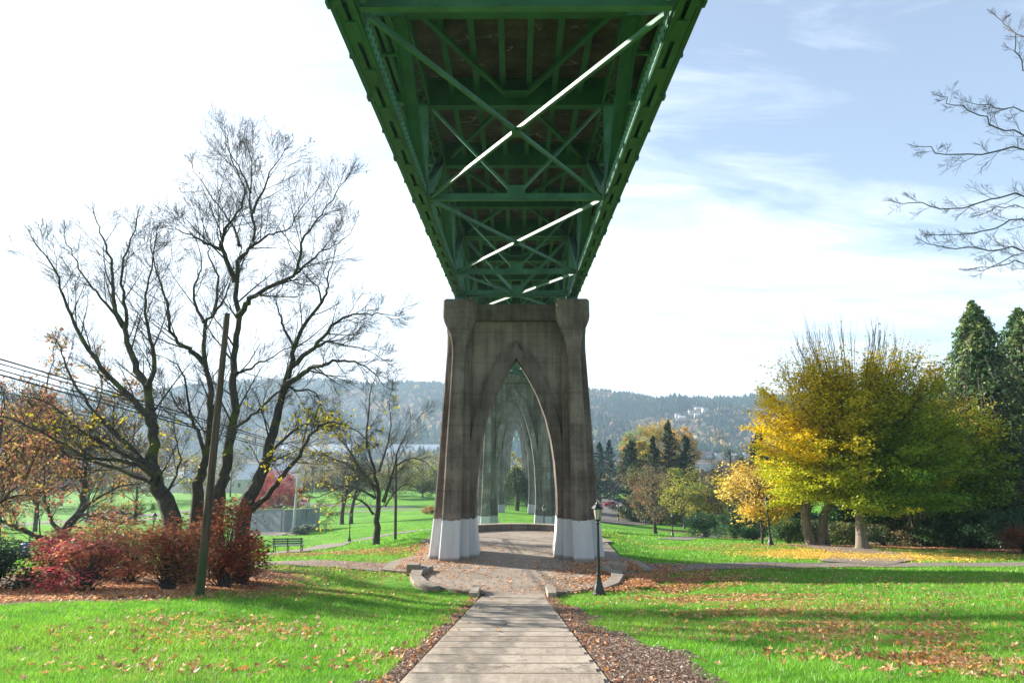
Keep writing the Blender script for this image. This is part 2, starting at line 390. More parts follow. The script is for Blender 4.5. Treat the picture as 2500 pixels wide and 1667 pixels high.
ASPH = M_noise('asphalt', (0.07, 0.062, 0.055), (0.13, 0.115, 0.10), 3, 0.92, bs=0.5)
PATHM = M_noise('path_asphalt', (0.13, 0.11, 0.09), (0.22, 0.18, 0.15), 2, 0.92, bs=0.5)
IRON = M_noise('lamp_iron', (0.018, 0.02, 0.022), (0.04, 0.042, 0.044), 8, 0.45, metallic=0.3, bs=0.2)
WOODP = M_noise('pole_timber', (0.045, 0.035, 0.028), (0.13, 0.105, 0.08), 7, 0.9, bs=0.8, bd=0.02, mscale=(2, 2, 0.1))
def M_plain(name, c, rough=0.5, metallic=0, trans=0.0, alpha=1.0):
    m, nt, b = mat(name); n = noise(nt, mapping(nt, (1, 1, 1)), 6, 3)
    r = ramp(nt, [(0.3, tuple(x * 0.88 for x in c)), (0.7, c)], n.outputs['Fac']); nt.links.new(r.outputs[0], b.inputs['Base Color'])
    b.inputs['Roughness'].default_value = rough; b.inputs['Metallic'].default_value = metallic
    b.inputs['Transmission Weight'].default_value = trans; return m
GLASSY = M_plain('lantern_glass', (0.62, 0.60, 0.52), 0.25, 0, 0.35)
DARKGLASS = M_plain('dark_glass', (0.02, 0.025, 0.03), 0.08)
def M_holed():
    m, nt, b = mat('perforated_green_plate'); v = mapping(nt, (1, 1, 1)); n = noise(nt, v, 1.1, 6, 0.6); r = ramp(nt, [(0.35, (0.07, 0.21, 0.14)), (0.65, (0.11, 0.30, 0.21))], n.outputs['Fac'])  # lighter green: ground light on the chord's inner face put into the colour
    a = N(nt, 'ShaderNodeAttribute'); a.attribute_name = 'Col'; sp = N(nt, 'ShaderNodeSeparateColor'); nt.links.new(a.outputs['Color'], sp.inputs[0])
    nt.links.new(mixc(nt, sp.outputs[0], r.outputs[0], (0.01, 0.02, 0.015)), b.inputs['Base Color']); b.inputs['Roughness'].default_value = 0.5; return m
HOLED = M_holed()
RUBBER = M_plain('tyre_rubber', (0.02, 0.02, 0.02), 0.8); RIM = M_plain('wheel_rim', (0.5, 0.5, 0.52), 0.35, 0.8)

# ------------------------------------------------------------------ ground sheet
def axis(vals): return np.array(vals)
xs = np.unique(np.round(np.concatenate([np.arange(-48, 48.01, 0.6), np.array([s * (48 + 1.2 * k + 0.045 * k ** 2.3) for k in range(1, 75) for s in (-1, 1)]), np.arange(-3, 3.01, 0.3), [-3500, 3500, -2500, 2500, -1700, 1700]]), 3))
ys = np.unique(np.round(np.concatenate([np.arange(-12, 66, 0.55), 66 + 1.0 * np.arange(0, 110) + 0.004 * np.arange(0, 110) ** 2.2, np.arange(-60, -12, 3.0), [300, 320, 345, 360, 380, 420, 600, 820, 840, 860, 900, 1100, 1500, 2500, 4500, -100, -200, -600]]), 3))
XX, YY = np.meshgrid(xs, ys); ZZ = terrain(XX, YY)
def tzf(x, y): return terrain(x, y)
# where the ground is leaf litter or bare soil rather than grass
LITTER = []   # (cx, cy, rx, ry, strength)
def litter_at(px, py, rx, ry, s=1.0):
    p = R(px, py); LITTER.append((p.x, p.y, rx, ry, s))
for a in [(560, 1425, 3.2, 1.3), (430, 1437, 3.0, 1.3), (300, 1445, 3.2, 1.4), (150, 1450, 3.6, 1.5), (0, 1455, 4.4, 1.7), (-150, 1465, 7, 2), (660, 1412, 1.9, .8),
          (400, 1400, 6, 4), (150, 1420, 8, 5), (-50, 1440, 8, 6), (2150, 1327, 12, 2.6), (2400, 1335, 14, 4.5), (1950, 1322, 6, 2.5), (1800, 1312, 9, 4), (1720, 1300, 8, 4)]:
    litter_at(*a)
soil = np.zeros(XX.shape)
for cx_, cy_, rx_, ry_, s_ in LITTER:
    soil = np.maximum(soil, s_ * (1 - sstep(0.75, 1.15, np.hypot((XX - cx_) / rx_, (YY - cy_) / ry_))))
# bare mulch strips beside the stairs and under the wood on the right
edge = 1.3 + 0.32 + 0.16 * np.sin(YY * 1.7) + 0.55 * sstep(26, 10, YY) * (XX > 0) + 0.22 * sstep(26, 8, YY) + 0.25 * np.sin(YY * .6 + 1) * (XX > 0)
mul = (1 - sstep(0.0, 0.25, np.abs(XX + 0.08) - edge)) * (YY < 31.5) * (YY > -12)
soil = np.maximum(soil, mul)
farr = sstep(300, 345, YY); soil = np.maximum(soil, farr * 0.6)
soil = np.maximum(soil, sstep(30, 34, XX) * (1 - sstep(-4, 4, np.abs(YY - 62) - 16 - (XX - 30) * .4)))
def soil_at(x, y):
    i = np.clip(np.searchsorted(xs, x) - 1, 0, len(xs) - 2); j = np.clip(np.searchsorted(ys, y) - 1, 0, len(ys) - 2)
    return soil[j, i]
g = MB(); ny, nx = XX.shape; idx = np.arange(ny * nx).reshape(ny, nx)
q = np.stack([idx[:-1, :-1], idx[:-1, 1:], idx[1:, 1:], idx[1:, :-1]], -1).reshape(-1, 4)
g.add(np.stack([XX, YY, ZZ], -1).reshape(-1, 3), q=q, col=np.stack([soil, soil * 0, soil * 0], -1).reshape(-1, 3))
def M_ground():
    m, nt, b = mat('lawn_and_litter'); a = N(nt, 'ShaderNodeAttribute'); a.attribute_name = 'Col'
    v = mapping(nt, (1, 1, 1))
    n1 = noise(nt, v, 0.22, 5, 0.6); n2 = noise(nt, v, 3.2, 6, 0.7); n3 = noise(nt, mapping(nt, (1, 1, 1)), 30, 4, 0.7)
    r1 = ramp(nt, [(0.3, (0.07, 0.21, 0.012)), (0.5, (0.12, 0.33, 0.02)), (0.7, (0.20, 0.40, 0.035))], n1.outputs['Fac'])
    r2 = ramp(nt, [(0.3, (0.45, 0.5, 0.4)), (0.6, (1, 1, 1))], n2.outputs['Fac'])
    c = mixc(nt, 0.8, r1.outputs[0], r2.outputs[0], 'MULTIPLY')
    r3 = ramp(nt, [(0.3, (0.55, 0.6, 0.5)), (0.6, (1, 1, 1))], n3.outputs['Fac']); c = mixc(nt, 0.8, c, r3.outputs[0], 'MULTIPLY')
    s1 = ramp(nt, [(0.25, (0.06, 0.035, 0.022)), (0.5, (0.16, 0.09, 0.055)), (0.75, (0.30, 0.19, 0.12))], noise(nt, v, 16, 6, 0.7).outputs['Fac'])
    k = N(nt, 'ShaderNodeMath', operation='ADD'); sp = N(nt, 'ShaderNodeSeparateColor'); nt.links.new(a.outputs['Color'], sp.inputs[0])
    nt.links.new(sp.outputs[0], k.inputs[0]); k2 = N(nt, 'ShaderNodeMath', operation='MULTIPLY_ADD'); nt.links.new(noise(nt, v, 2.5, 6, 0.7).outputs['Fac'], k2.inputs[0]); k2.inputs[1].default_value = 0.7; k2.inputs[2].default_value = -0.35
    nt.links.new(k2.outputs[0], k.inputs[1])
    rk = ramp(nt, [(0.42, (0, 0, 0)), (0.56, (1, 1, 1))], k.outputs[0])
    nt.links.new(mixc(nt, rk.outputs[0], c, s1.outputs[0]), b.inputs['Base Color']); b.inputs['Roughness'].default_value = 0.95; b.inputs['Specular IOR Level'].default_value = 0.15
    bump(nt, b, n3.outputs['Fac'], 0.7, 0.05); return m
GROUND = M_ground()
struct(g.build('ground', GROUND, smooth=True))

def drape(name, pts, width, m, off=0.035, n=None, taper=None):
    pts = np.array(pts, float)[:, :2]
    seg = np.r_[0, np.cumsum(np.linalg.norm(np.diff(pts, axis=0), axis=1))]
    k = int(seg[-1] / 0.5) + 2; t = np.linspace(0, seg[-1], k)
    c = np.c_[np.interp(t, seg, pts[:, 0]), np.interp(t, seg, pts[:, 1])]
    for _ in range(12): c[1:-1] = (c[:-2] + 2 * c[1:-1] + c[2:]) / 4
    T = np.gradient(c, axis=0); T /= np.linalg.norm(T, axis=1, keepdims=True); Nn = np.c_[-T[:, 1], T[:, 0]]
    w = np.interp(t / seg[-1], np.linspace(0, 1, len(np.atleast_1d(width))), np.atleast_1d(width)) if np.ndim(width) else np.full(k, width)
    mcols = max(3, int(np.max(w) / 0.5) + 1); s = np.linspace(-0.5, 0.5, mcols)
    jit = 1 + 0.03 * np.sin(t * 1.7)
    X = c[:, None, 0] + Nn[:, None, 0] * s[None] * (w * jit)[:, None]; Y = c[:, None, 1] + Nn[:, None, 1] * s[None] * (w * jit)[:, None]
    Z = terrain(X, Y) + off
    ii = np.arange(k * mcols).reshape(k, mcols); q = np.stack([ii[:-1, :-1], ii[1:, :-1], ii[1:, 1:], ii[:-1, 1:]], -1).reshape(-1, 4)
    mb = MB(); mb.add(np.stack([X, Y, Z], -1).reshape(-1, 3), q=q)
    return struct(mb.build(name, m, smooth=True))
PATHS = []
def path(name, px, width, m=PATHM, off=0.04):
    pts = [R(*p) if len(p) == 2 else Vector(p) for p in px]
    PATHS.append((np.array([(p.x, p.y) for p in pts]), width if not np.ndim(width) else max(width)))
    return drape(name, pts, width, m, off)
path('path', [(-6.0, 37.3, 0), (-9.5, 37.4, 0), (-13, 37.2, 0), (-18, 36, 0), (-23, 34.5, 0), (-30, 33.5, 0), (-42, 33, 0)], 2.4)
path('path', [(6.0, 37.3, 0), (10, 37.6, 0), (17, 38.2, 0), (26, 38.4, 0), (38, 37.5, 0), (60, 35, 0)], 2.6)
path('path', [(18.5, 39.3, 0), (20.5, 41.5, 0), (22.5, 44.5, 0), (23.0, 49, 0), (22, 55, 0)], [3.4, 4.6, 4.2, 2.4], off=0.06)
path('path', [(1640, 1318), (1690, 1311), (1735, 1304), (1752, 1297), (1735, 1290), (1680, 1284), (1600, 1279), (1520, 1277)], 2.6)
path('path', [(600, 1360), (700, 1350), (800, 1335), (860, 1322), (930, 1308), (1000, 1298), (1060, 1293)], 2.4)
path('path', [(150, 1284), (400, 1262), (640, 1252), (800, 1253), (940, 1246), (1080, 1245)], 3.0)
path('road', [(-60, 1290), (100, 1276), (240, 1268), (420, 1252), (560, 1238), (700, 1232), (860, 1234), (1000, 1240)], 7.5, ASPH, off=0.05)
path('parking_lot', [(1470, 1276), (1490, 1252), (1500, 1234), (1505, 1218)], [9, 24, 30, 34], ASPH, off=0.08)

def on_path(x, y, extra=0.0):
    m = np.zeros(np.shape(x), bool)
    for pts, w in PATHS:
        for a, b in zip(pts[:-1], pts[1:]):
            ab = b - a; L = (ab ** 2).sum() + 1e-9
            t = np.clip(((x - a[0]) * ab[0] + (y - a[1]) * ab[1]) / L, 0, 1)
            m |= np.hypot(x - a[0] - t * ab[0], y - a[1] - t * ab[1]) < w / 2 + extra
    m |= (np.abs(x) < 6.4) & (y > 33) & (y < 53) & (np.hypot(x, y - 42.5) < 10.8)
    m |= (np.abs(x) < 1.5) & (y < 33)
    m |= (np.abs(x) < 1.5 + (y - 29.5) * 1.5) & (y > 30) & (y < 34)
    return m

# plaza slab
PZ = -6.35
pl = [(-1.32, 29.4), (-1.32, 30.6), (-2.6, 31.2), (-3.9, 32.4), (-4.5, 33.6), (-4.6, 35.2), (-6.9, 36.2), (-6.9, 38.6), (-5.9, 40.5), (-5.9, 46.2)]
arc = [(6.4 * math.cos(a) * 1.0, 45.2 + 7.0 * math.sin(a)) for a in np.linspace(math.pi * 0.95, math.pi * 0.05, 22)]
pl = pl + arc + [(5.9, 46.2), (5.9, 40.5), (6.9, 38.6), (6.9, 36.2), (4.6, 35.2), (4.5, 33.6), (3.9, 32.4), (2.6, 31.2), (1.22, 30.6), (1.22, 29.4)]
mb = MB(); n = len(pl)
top = [(x, y, PZ) for x, y in pl]; bot = [(x, y, PZ - 0.4) for x, y in pl]
c = (0, 40, PZ)
mb.add(top + [c], t=[(i, n, (i + 1) % n) for i in range(n)])
mb.add(top + bot, q=[(i, (i + 1) % n, n + (i + 1) % n, n + i) for i in range(n)])
o = struct(mb.build('plaza', PLAZAM))
# expansion joints as thin recessed-looking strips of dirt lying on the slab
mb = MB()
for a, b in [((-3.0, 36.6), (-1.35, 33.2)), ((3.0, 36.6), (1.5, 33.6)), ((-3.0, 36.6), (-3.0, 38.4)), ((3.0, 36.6), (3.0, 41.5)), ((-2.4, 38.4), (-2.0, 42)), ((1.5, 33.6), (4.2, 33.0)), ((-6.8, 36.6), (6.8, 36.6))]:
    mb.beam((*a, PZ + 0.002), (*b, PZ + 0.002), 0.035, 0.01)
struct(mb.build('plaza_joint', M_noise('joint_dirt', (0.07, 0.07, 0.035), (0.16, 0.15, 0.08), 9, 0.95)))

# stairs
SW = 1.27; SX = -0.15
mb = MB(); y = 29.4; z = PZ; k = 0
TR = 0.9; RI = 0.1616 * 0.9
while y > -3:
    z += RI
    mb.box(SX - SW, SX + SW, y - TR, y + 0.03, z - 0.42, z)
    y -= TR
struct(mb.build('stairs', PAVE))
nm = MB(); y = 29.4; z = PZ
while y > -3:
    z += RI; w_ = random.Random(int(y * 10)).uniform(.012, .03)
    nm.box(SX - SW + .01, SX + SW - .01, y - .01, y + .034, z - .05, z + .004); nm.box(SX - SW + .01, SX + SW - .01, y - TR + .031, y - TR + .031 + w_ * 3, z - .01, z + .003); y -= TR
struct(nm.build('stair_nosing', M_noise('dark_nosing', (0.17, 0.14, 0.105), (0.30, 0.255, 0.20), 3, .95)))  # thin strips along the tread edges, a little darker than the treads
mb = MB()
for s in (-1, 1):
    x0 = SX + s * SW; x1 = SX + s * (SW + 0.08)
    a, b = min(x0, x1), max(x0, x1)
    y0, y1 = -3.0, 29.3; z0 = -1.6 - 0.1616 * y0 + 0.075; z1 = -1.6 - 0.1616 * y1 + 0.075
    v = [(a, y0, z0 - .5), (b, y0, z0 - .5), (b, y1, z1 - .5), (a, y1, z1 - .5), (a, y0, z0), (b, y0, z0), (b, y1, z1), (a, y1, z1)]
    mb.add(v, q=[(0, 3, 2, 1), (4, 5, 6, 7), (0, 1, 5, 4), (1, 2, 6, 5), (2, 3, 7, 6), (3, 0, 4, 7)])
struct(mb.build('stairs_edging', PAVE))

# low walls round the plaza
STONE = M_concrete('wall_stone', (0.07, 0.06, 0.05), (0.14, 0.12, 0.10), (0.22, 0.19, 0.16))
t = thing('curved_wall', 'low curved concrete seat wall behind the first concrete pier', 'wall', (0, 45.2, PZ))
body = MB(); cap_ = MB(); A = np.linspace(math.pi * 0.80, math.pi * 0.20, 34)
def ringwall(r0, r1, z0, z1, m):
    rs = []
    for a in A:
        c_, s_ = math.cos(a), math.sin(a); k = 6.5 / 7.0
        rs.append([(r0 * c_ * k, r0 * s_, z0), (r1 * c_ * k, r1 * s_, z0), (r1 * c_ * k, r1 * s_, z1), (r0 * c_ * k, r0 * s_, z1)])
    m.loft(rs)
ringwall(7.0, 7.4, -0.6, 0.40, body); ringwall(6.95, 7.46, 0.40, 0.47, cap_)
body.build('wall_body', STONE, t); cap_.build('wall_cap', PAVE, t)
for s, lab in ((-1, 'curved concrete planter curb at the left front corner of the plaza'), (1, 'concrete planter curb beside the nearest lamp post at the right front of the plaza')):
    t = thing('plaza_curb', lab, 'curb', (s * 4.8, 33.6, PZ), group='curbs at the front of the plaza')
    a = MB(); pts = [(-0.6, 2.2), (-0.2, 1.2), (-0.25, 0.2), (-0.7, -0.9), (-1.4, -1.8)]
    rs = [[(s * (x), y, -0.3), (s * (x + .55), y + (.1 if i < 3 else -.35), -0.3), (s * (x + .55), y + (.1 if i < 3 else -.35), 0.26 - .045 * i), (s * x, y, 0.26 - .045 * i)] for i, (x, y) in enumerate(pts)]
    a.loft(rs); a.build('curb_body', PLAZAM, t)
    b = MB(); b.box(s * 0.35 - .3, s * 0.35 + .3, 1.5, 2.2, -0.2, 0.42); b.build('end_block', PLAZAM, t)
for s, lab in ((-1, 'small concrete cheek wall left of the foot of the stairs'), (1, 'small concrete cheek wall right of the foot of the stairs')):
    t = thing('cheek_wall', lab, 'low wall', (SX + s * (SW + 0.32), 30.0, PZ), group='cheek walls at the foot of the stairs')
    a = MB(); a.add([(-.17, -1.3, -.3), (.17, -1.3, -.3), (.17, 1.1, -.3), (-.17, 1.1, -.3), (-.17, -1.3, .42), (.17, -1.3, .42), (.17, 1.1, .24), (-.17, 1.1, .24)],
                    q=[(0, 3, 2, 1), (4, 5, 6, 7), (0, 1, 5, 4), (1, 2, 6, 5), (2, 3, 7, 6), (3, 0, 4, 7)]); a.build('wall_body', PAVE, t)

# ------------------------------------------------------------------ concrete piers
def interp_t(tab, t): return np.interp(t, [a for a, _ in tab], [b for _, b in tab])
T_xo = [(0, 4.92), (.05, 4.84), (.152, 4.68), (.28, 4.54), (.408, 4.43), (.63, 4.22), (.80, 4.06), (.86, 4.06), (.91, 4.15), (1, 4.15)]
T_p1 = [(0, 4.27), (.152, 4.13), (.408, 3.97), (.63, 3.80), (.78, 3.70), (.82, 3.74), (.86, 3.88), (.895, 4.12), (.92, 4.26), (1, 4.24)]
T_p0 = [(0, 3.14), (.152, 3.10), (.408, 3.04), (.63, 3.00), (.76, 2.98), (.81, 2.90), (.86, 2.70), (.895, 2.46), (.92, 2.32), (1, 2.32)]
T_py = [(0, 2.25), (.152, 2.05), (.408, 1.90), (.8, 1.80), (.9, 1.86), (1, 1.88)]
T_by = [(0, 1.50), (.152, 1.32), (.408, 1.20), (1, 1.15)]
T_xi = [(0, 2.62), (.152, 2.66), (.408, 2.68), (1, 2.62)]
ARCH = [(0, 2.12), (.105, 2.26), (.22, 2.36), (.317, 2.34), (.467, 2.22), (.577, 2.03), (.69, 1.74), (.806, 1.27), (.90, .74), (.96, .34), (1.0, 0.0)]
def make_pier(name, label, y, zbase, ztop, zapex, m, group):
    H = ztop - zbase; AH = zapex - zbase
    root = thing(name, label, 'bridge pier', (0, y, zbase), group=group)
    hs = H / 14.6
    def tt(z): # keep the capital a fixed size on taller piers
        return np.interp(z, [0, H - 5.4, H], [0, 0.63, 1.0])
    for s in (-1, 1):
        rings = []
        for z in np.r_[-1.0, np.linspace(0, H - 5.4, 9), np.linspace(H - 5.1, H - 0.12, 22), H]:
            t = max(0, float(tt(z))); last = z >= H; e = 0.10 if last else 0.0
            ex = 0.30 * (H - 14.6) / 10 * (1 - t)
            xo = interp_t(T_xo, t) + ex - e; p1 = interp_t(T_p1, t) + ex * .6 - e; p0 = interp_t(T_p0, t) + e; py = interp_t(T_py, t) + ex * .5 - e; by = interp_t(T_by, t) + ex * .5 - e; xi = interp_t(T_xi, t)
            xi = min(xi, p0 - 0.02) if t < .85 else min(xi, p0 + .25)
            xo = max(xo, p1 + 0.0) if t < .88 else min(xo, p1 - .03)
            ch = 0.07
            sec = [(xi, -by), (p0, -by), (p0, -py + ch), (p0 + ch, -py), (p1 - ch, -py), (p1, -py + ch), (p1, -by), (xo - ch, -by), (xo, -by + ch), (xo, by - ch), (xo - ch, by), (p1, by), (p1, py - ch), (p1 - ch, py), (p0 + ch, py), (p0, py - ch), (p0, by), (xi, by)]
            if s > 0: rings.append([(x, yy, z) for x, yy in sec])
            else: rings.append([(-x, yy, z) for x, yy in reversed(sec)])
        MB().loft(rings).build('leg', m, root)
    # pierced wall with pointed arch
    zz_ = np.unique(np.r_[[a for a, _ in ARCH], np.linspace(0, 1, 40)]) ; aw = np.interp(zz_, [a for a, _ in ARCH], [b for _, b in ARCH]); za = zz_ * AH
    def extr(outl_in, outl_out, y0, y1, mb):
        """strip between inner and outer curves on both sides"""
        for s in (-1, 1):
            a = np.array(outl_in); b = np.array(outl_out); k = len(a)
            V = []
            for yy in (y0, y1):
                V += [(s * p[0], yy, p[1]) for p in a] + [(s * p[0], yy, p[1]) for p in b]
            i = np.arange(k - 1)
            q = np.vstack([np.c_[i, i + 1, k + i + 1, k + i], np.c_[2 * k + i, 3 * k + i, 3 * k + i + 1, 2 * k + i + 1], np.c_[i, 2 * k + i, 2 * k + i + 1, i + 1], np.c_[k + i, k + i + 1, 3 * k + i + 1, 3 * k + i]])
            e = [(0, k, 3 * k, 2 * k), (k - 1, 3 * k - 1, 4 * k - 1, 2 * k - 1)]
            mb.add(V, q=np.vstack([q, e]) if s > 0 else np.vstack([q, e])[:, ::-1])
    inn = [(w + 0.0, z) for w, z in zip(aw, za)]
    wall = MB(); extr(inn, [(2.9, z) for w, z in inn], -0.55, 0.55, wall)
    wall.box(-2.9, 2.9, -0.55, 0.55, AH, H - 0.3)
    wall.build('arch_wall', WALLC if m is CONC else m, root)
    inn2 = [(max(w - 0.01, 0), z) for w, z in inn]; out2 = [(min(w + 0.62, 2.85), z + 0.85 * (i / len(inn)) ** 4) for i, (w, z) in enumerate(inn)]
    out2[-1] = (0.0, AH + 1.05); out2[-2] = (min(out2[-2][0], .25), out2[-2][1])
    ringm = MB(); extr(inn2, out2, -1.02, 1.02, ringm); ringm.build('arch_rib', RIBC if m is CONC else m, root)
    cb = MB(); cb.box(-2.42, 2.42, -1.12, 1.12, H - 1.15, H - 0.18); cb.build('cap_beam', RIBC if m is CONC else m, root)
    for s in (-1, 1):
        sh = MB(); sh.box(s * 3.36 - .42, s * 3.36 + .42, -.5, .5, H + 0.003, H + .12); sh.box(s * 3.36 - .3, s * 3.36 + .3, -.36, .36, H + .12, H + .5)
        for k in range(5): sh.box(s * 3.36 - .34 + k * .16, s * 3.36 - .30 + k * .16, -.42, .42, H + .12, H + .48)
        sh.build('bearing_shoe', GREEN2, root)
    return root
GRADE = 0.006
SPANL = 44.8; Y0 = 40.8
apx = [873, 973, 1004, 1022, 1033, 1041]
names_ = ['nearest stained concrete pier with pointed arch, standing on the plaza at the stairs', 'second concrete pier, seen through the nearest arch, with pale patches on it',
          'third concrete pier, standing next to the willow', 'fourth concrete pier, its arch nested inside the third one', 'fifth concrete pier far down the row of arches', 'sixth concrete pier, smallest of the nested arches']
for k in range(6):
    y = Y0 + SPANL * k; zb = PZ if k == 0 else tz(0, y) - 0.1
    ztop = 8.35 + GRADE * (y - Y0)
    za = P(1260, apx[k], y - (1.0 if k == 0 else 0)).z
    make_pier('concrete_pier', names_[k], y, zb, ztop, za, CONC if k == 0 else CONC2 if k == 1 else CONC3, 'gothic concrete piers under the bridge')  # farther piers in paler, greyer concrete: distance haze put into the colour

# ------------------------------------------------------------------ steel truss spans
TX = 3.43; BH = 0.0   # local z=0 : underside of bottom chord
LITEG = M_steel('lit_green_steel', (0.03, 0.20, 0.075), (0.05, 0.27, 0.11))  # brighter than GREEN: light on the plate inside the chord, put into the colour
def make_span():
    root = thing('bridge_span', 'x', 'bridge span')
    L = SPANL; p = 5.6
    def part(name, mb, m=GREEN, parent=root): return mb.build(name, m, parent)
    TOP = 3.75   # underside of top chord / floorbeam flange level
    nodes = [5.6, 16.8, 28.0, 39.2]
    # deck and sidewalk
    d = MB(); d.box(-5.43, 5.43, 0.02, L - .02, 4.75, 4.98)
    for s in (-1, 1): d.box(min(s * 4.62, s * 5.43), max(s * 4.62, s * 5.43), .03, L - .03, 4.30, 4.752)
    part('deck_slab', d, SOFFIT)
    d = MB()
    for s in (-1, 1):
        d.box(min(s * 5.45, s * 5.52), max(s * 5.45, s * 5.52), 0.02, L - .02, 4.28, 5.15)
    part('fascia', d, GREEN)
    d = MB()
    for s in (-1, 1):
        d.box(s * 5.46 - .08, s * 5.46 + .08, 0.02, L - .02, 4.06, 4.10); d.box(s * 5.48 - .02, s * 5.48 + .02, .02, L - .02, 4.10, 4.277)
    part('edge_girder', d, GREEN)
    for s in (-1, 1):
        d = MB(); d.box(s * 5.25 - .08, s * 5.25 + .08, .02, L - .02, 5.95, 6.1); d.box(s * 5.25 - .05, s * 5.25 + .05, .02, L - .02, 4.985, 5.15); k = 0.6
        while k < L: d.box(s * 5.25 - .04, s * 5.25 + .04, k - .05, k + .05, 5.15, 5.95); k += 1.4
        part('railing', d, CONC)
    # stringers
    for x in (-4.55, -3.95, -2.37, -1.42, -0.47, 0.47, 1.42, 2.37, 3.95, 4.55):
        d = MB(); d.box(x - .1, x + .1, .05, L - .05, 4.18, 4.205); d.box(x - .012, x + .012, .05, L - .05, 4.2, 4.75); part('stringer', d)
    d = MB(); d.lathe([(0.13, .1), (0.13, L - .1)], 10); dv = d.v[0]; d.v[0] = np.c_[dv[:, 0] + -4.25, dv[:, 2], dv[:, 1] + 4.3]; part('drain_pipe', d)
    # floorbeams and outriggers
    for i in range(9):
        y = min(max(i * p, 0.28), L - 0.28)
        d = MB(); d.box(-TX - .15, TX + .15, y - .17, y + .17, 3.66, 3.70); d.box(-TX, TX, y - .012, y + .012, 3.70, 4.75); d.box(-TX, TX, y - .15, y + .15, 4.70, 4.745)
        for k in range(-6, 7):
            if k % 2 == 0: d.box(k * .47 - .05, k * .47 + .05, y - .13, y + .13, 3.705, 4.69)
        part('floor_beam', d)
        for s in (-1, 1):
            d = MB(); x0, x1 = s * (TX + .1), s * 5.43
            for yy in (-.14, .14):
                pass
            v = [(x0, y - .14, 3.66), (x1, y - .14, 4.02), (x1, y + .14, 4.02), (x0, y + .14, 3.66)]
            d.add(v + [(a, b, c_ + .04) for a, b, c_ in v], q=[(0, 1, 2, 3), (7, 6, 5, 4), (0, 4, 5, 1), (1, 5, 6, 2), (2, 6, 7, 3), (3, 7, 4, 0)])
            w = [(x0, y - .012, 3.70), (x1, y - .012, 4.06), (x1, y - .012, 4.29), (x0, y - .012, 4.29)]
            d.add(w + [(a, b + .024, c_) for a, b, c_ in w], q=[(0, 1, 2, 3), (7, 6, 5, 4), (0, 4, 5, 1), (1, 5, 6, 2), (2, 6, 7, 3), (3, 7, 4, 0)])
            d.box(s * 5.53 - .05, s * 5.53 + .05, y - .16, y + .16, 3.98, 5.2)
            part('outrigger', d)
    for i in range(8):
        y = (i + .5) * p
        for s in (-1, 1):
            d = MB(); d.beam((s * TX, y, 4.12), (s * 5.5, y, 4.12), .12, .1); d.box(s * 5.53 - .04, s * 5.53 + .04, y - .07, y + .07, 4.0, 5.1); part('sidewalk_strut', d)
    # trusses
    for s in (-1, 1):
        X = s * TX
        # bottom chord: two webs, batten plates below (the gaps show through), perforated inner face
        d = MB()
        for xx in (-.175, .175): d.box(X + xx - .015, X + xx + .015, .15, L - .15, 0.0, .42)
        for xx in (-.125, .125): d.box(X + xx - .075, X + xx + .075, .15, L - .15, -.02, .0)
        k = 0.3
        while k < L - 1.4: d.box(X - .12, X + .12, k, k + .75, -.045, -.018); k += 1.86
        k = 0.3
        part('bottom_chord', d, GREEN)
        d = MB(); d.box(X - .155, X + .155, .2, L - .2, .30, .318); part('chord_cover_plate', d, LITEG)
        d = MB(); xi = X - s * .205
        d.box(min(xi, xi - s * .012), max(xi, xi - s * .012), .15, L - .15, .03, .40, col=(0, 0, 0))
        k = 0.5; xr = xi - s * .018
        while k < L - .3:
            for z_, o_ in ((.10, 0), (.33, .13)): d.box(xr - .01, xr + .01, k + o_, k + o_ + .07, z_ - .02, z_ + .02, col=(1, 1, 1))
            k += .30
        part('chord_web_plate', d, HOLED)
        # top chord with lacing on its underside
        d = MB()
        for xx in (-.2, .2): d.box(X + xx - .03, X + xx + .03, .1, L - .1, 3.72, 4.16)
        k = .1; f = 1
        while k < L - .5: d.beam((X - .19 * f, k, 3.735), (X + .19 * f, k + .42, 3.735), .05, .02); f = -f; k += .42
        part('top_chord', d, GREEN)
        for y in nodes:
            d = MB()
            for yy in (-.13, .13): d.box(X - .02 * 1 - .15, X + .17, y + yy - .012, y + yy + .012, .2, 3.75)
            k = .45; f = 1
            while k < 3.4: d.beam((X - s * .16, y - .12 * f, k), (X - s * .16, y + .12 * f, k + .26), .05, .02, up=(1, 0, 0)); f = -f; k += .26
            part('vertical_post', d, GREEN2)
            g_ = MB(); g_.box(X - s * .25 - .008, X - s * .25 + .008, y - .55, y + .55, .02, .75); part('gusset_plate', g_, GREEN2)
            for dy in (-p, p):
                a = Vector((X, y + np.sign(dy) * .2, .3)); b = Vector((X, y + dy - np.sign(dy) * .1, 3.75)); w = .42 if dy < 0 else .42
                d = MB(); d.beam(a, b, w, .05, up=(0, 1, 0) if True else (0, 0, 1))
                sd_ = (b - a).normalized()
                for xx in (-.2, .2): d.beam(a + Vector((xx, 0, 0)), b + Vector((xx, 0, 0)), .03, .30, up=(0, 1, 0))
                part('diagonal', d, GREEN if dy < 0 else GREEN2)
        for y in (.2, L - .2):
            d = MB(); d.box(X - .2, X + .2, y - .14, y + .14, .42, 3.75); part('end_post', d, GREEN2)
            d = MB(); d.box(X - s * .25 - .008, X - s * .25 + .008, y - .5 if y > 1 else y - .1, y + .1 if y > 1 else y + .5, .02, .7); part('gusset_plate', d, GREEN2)
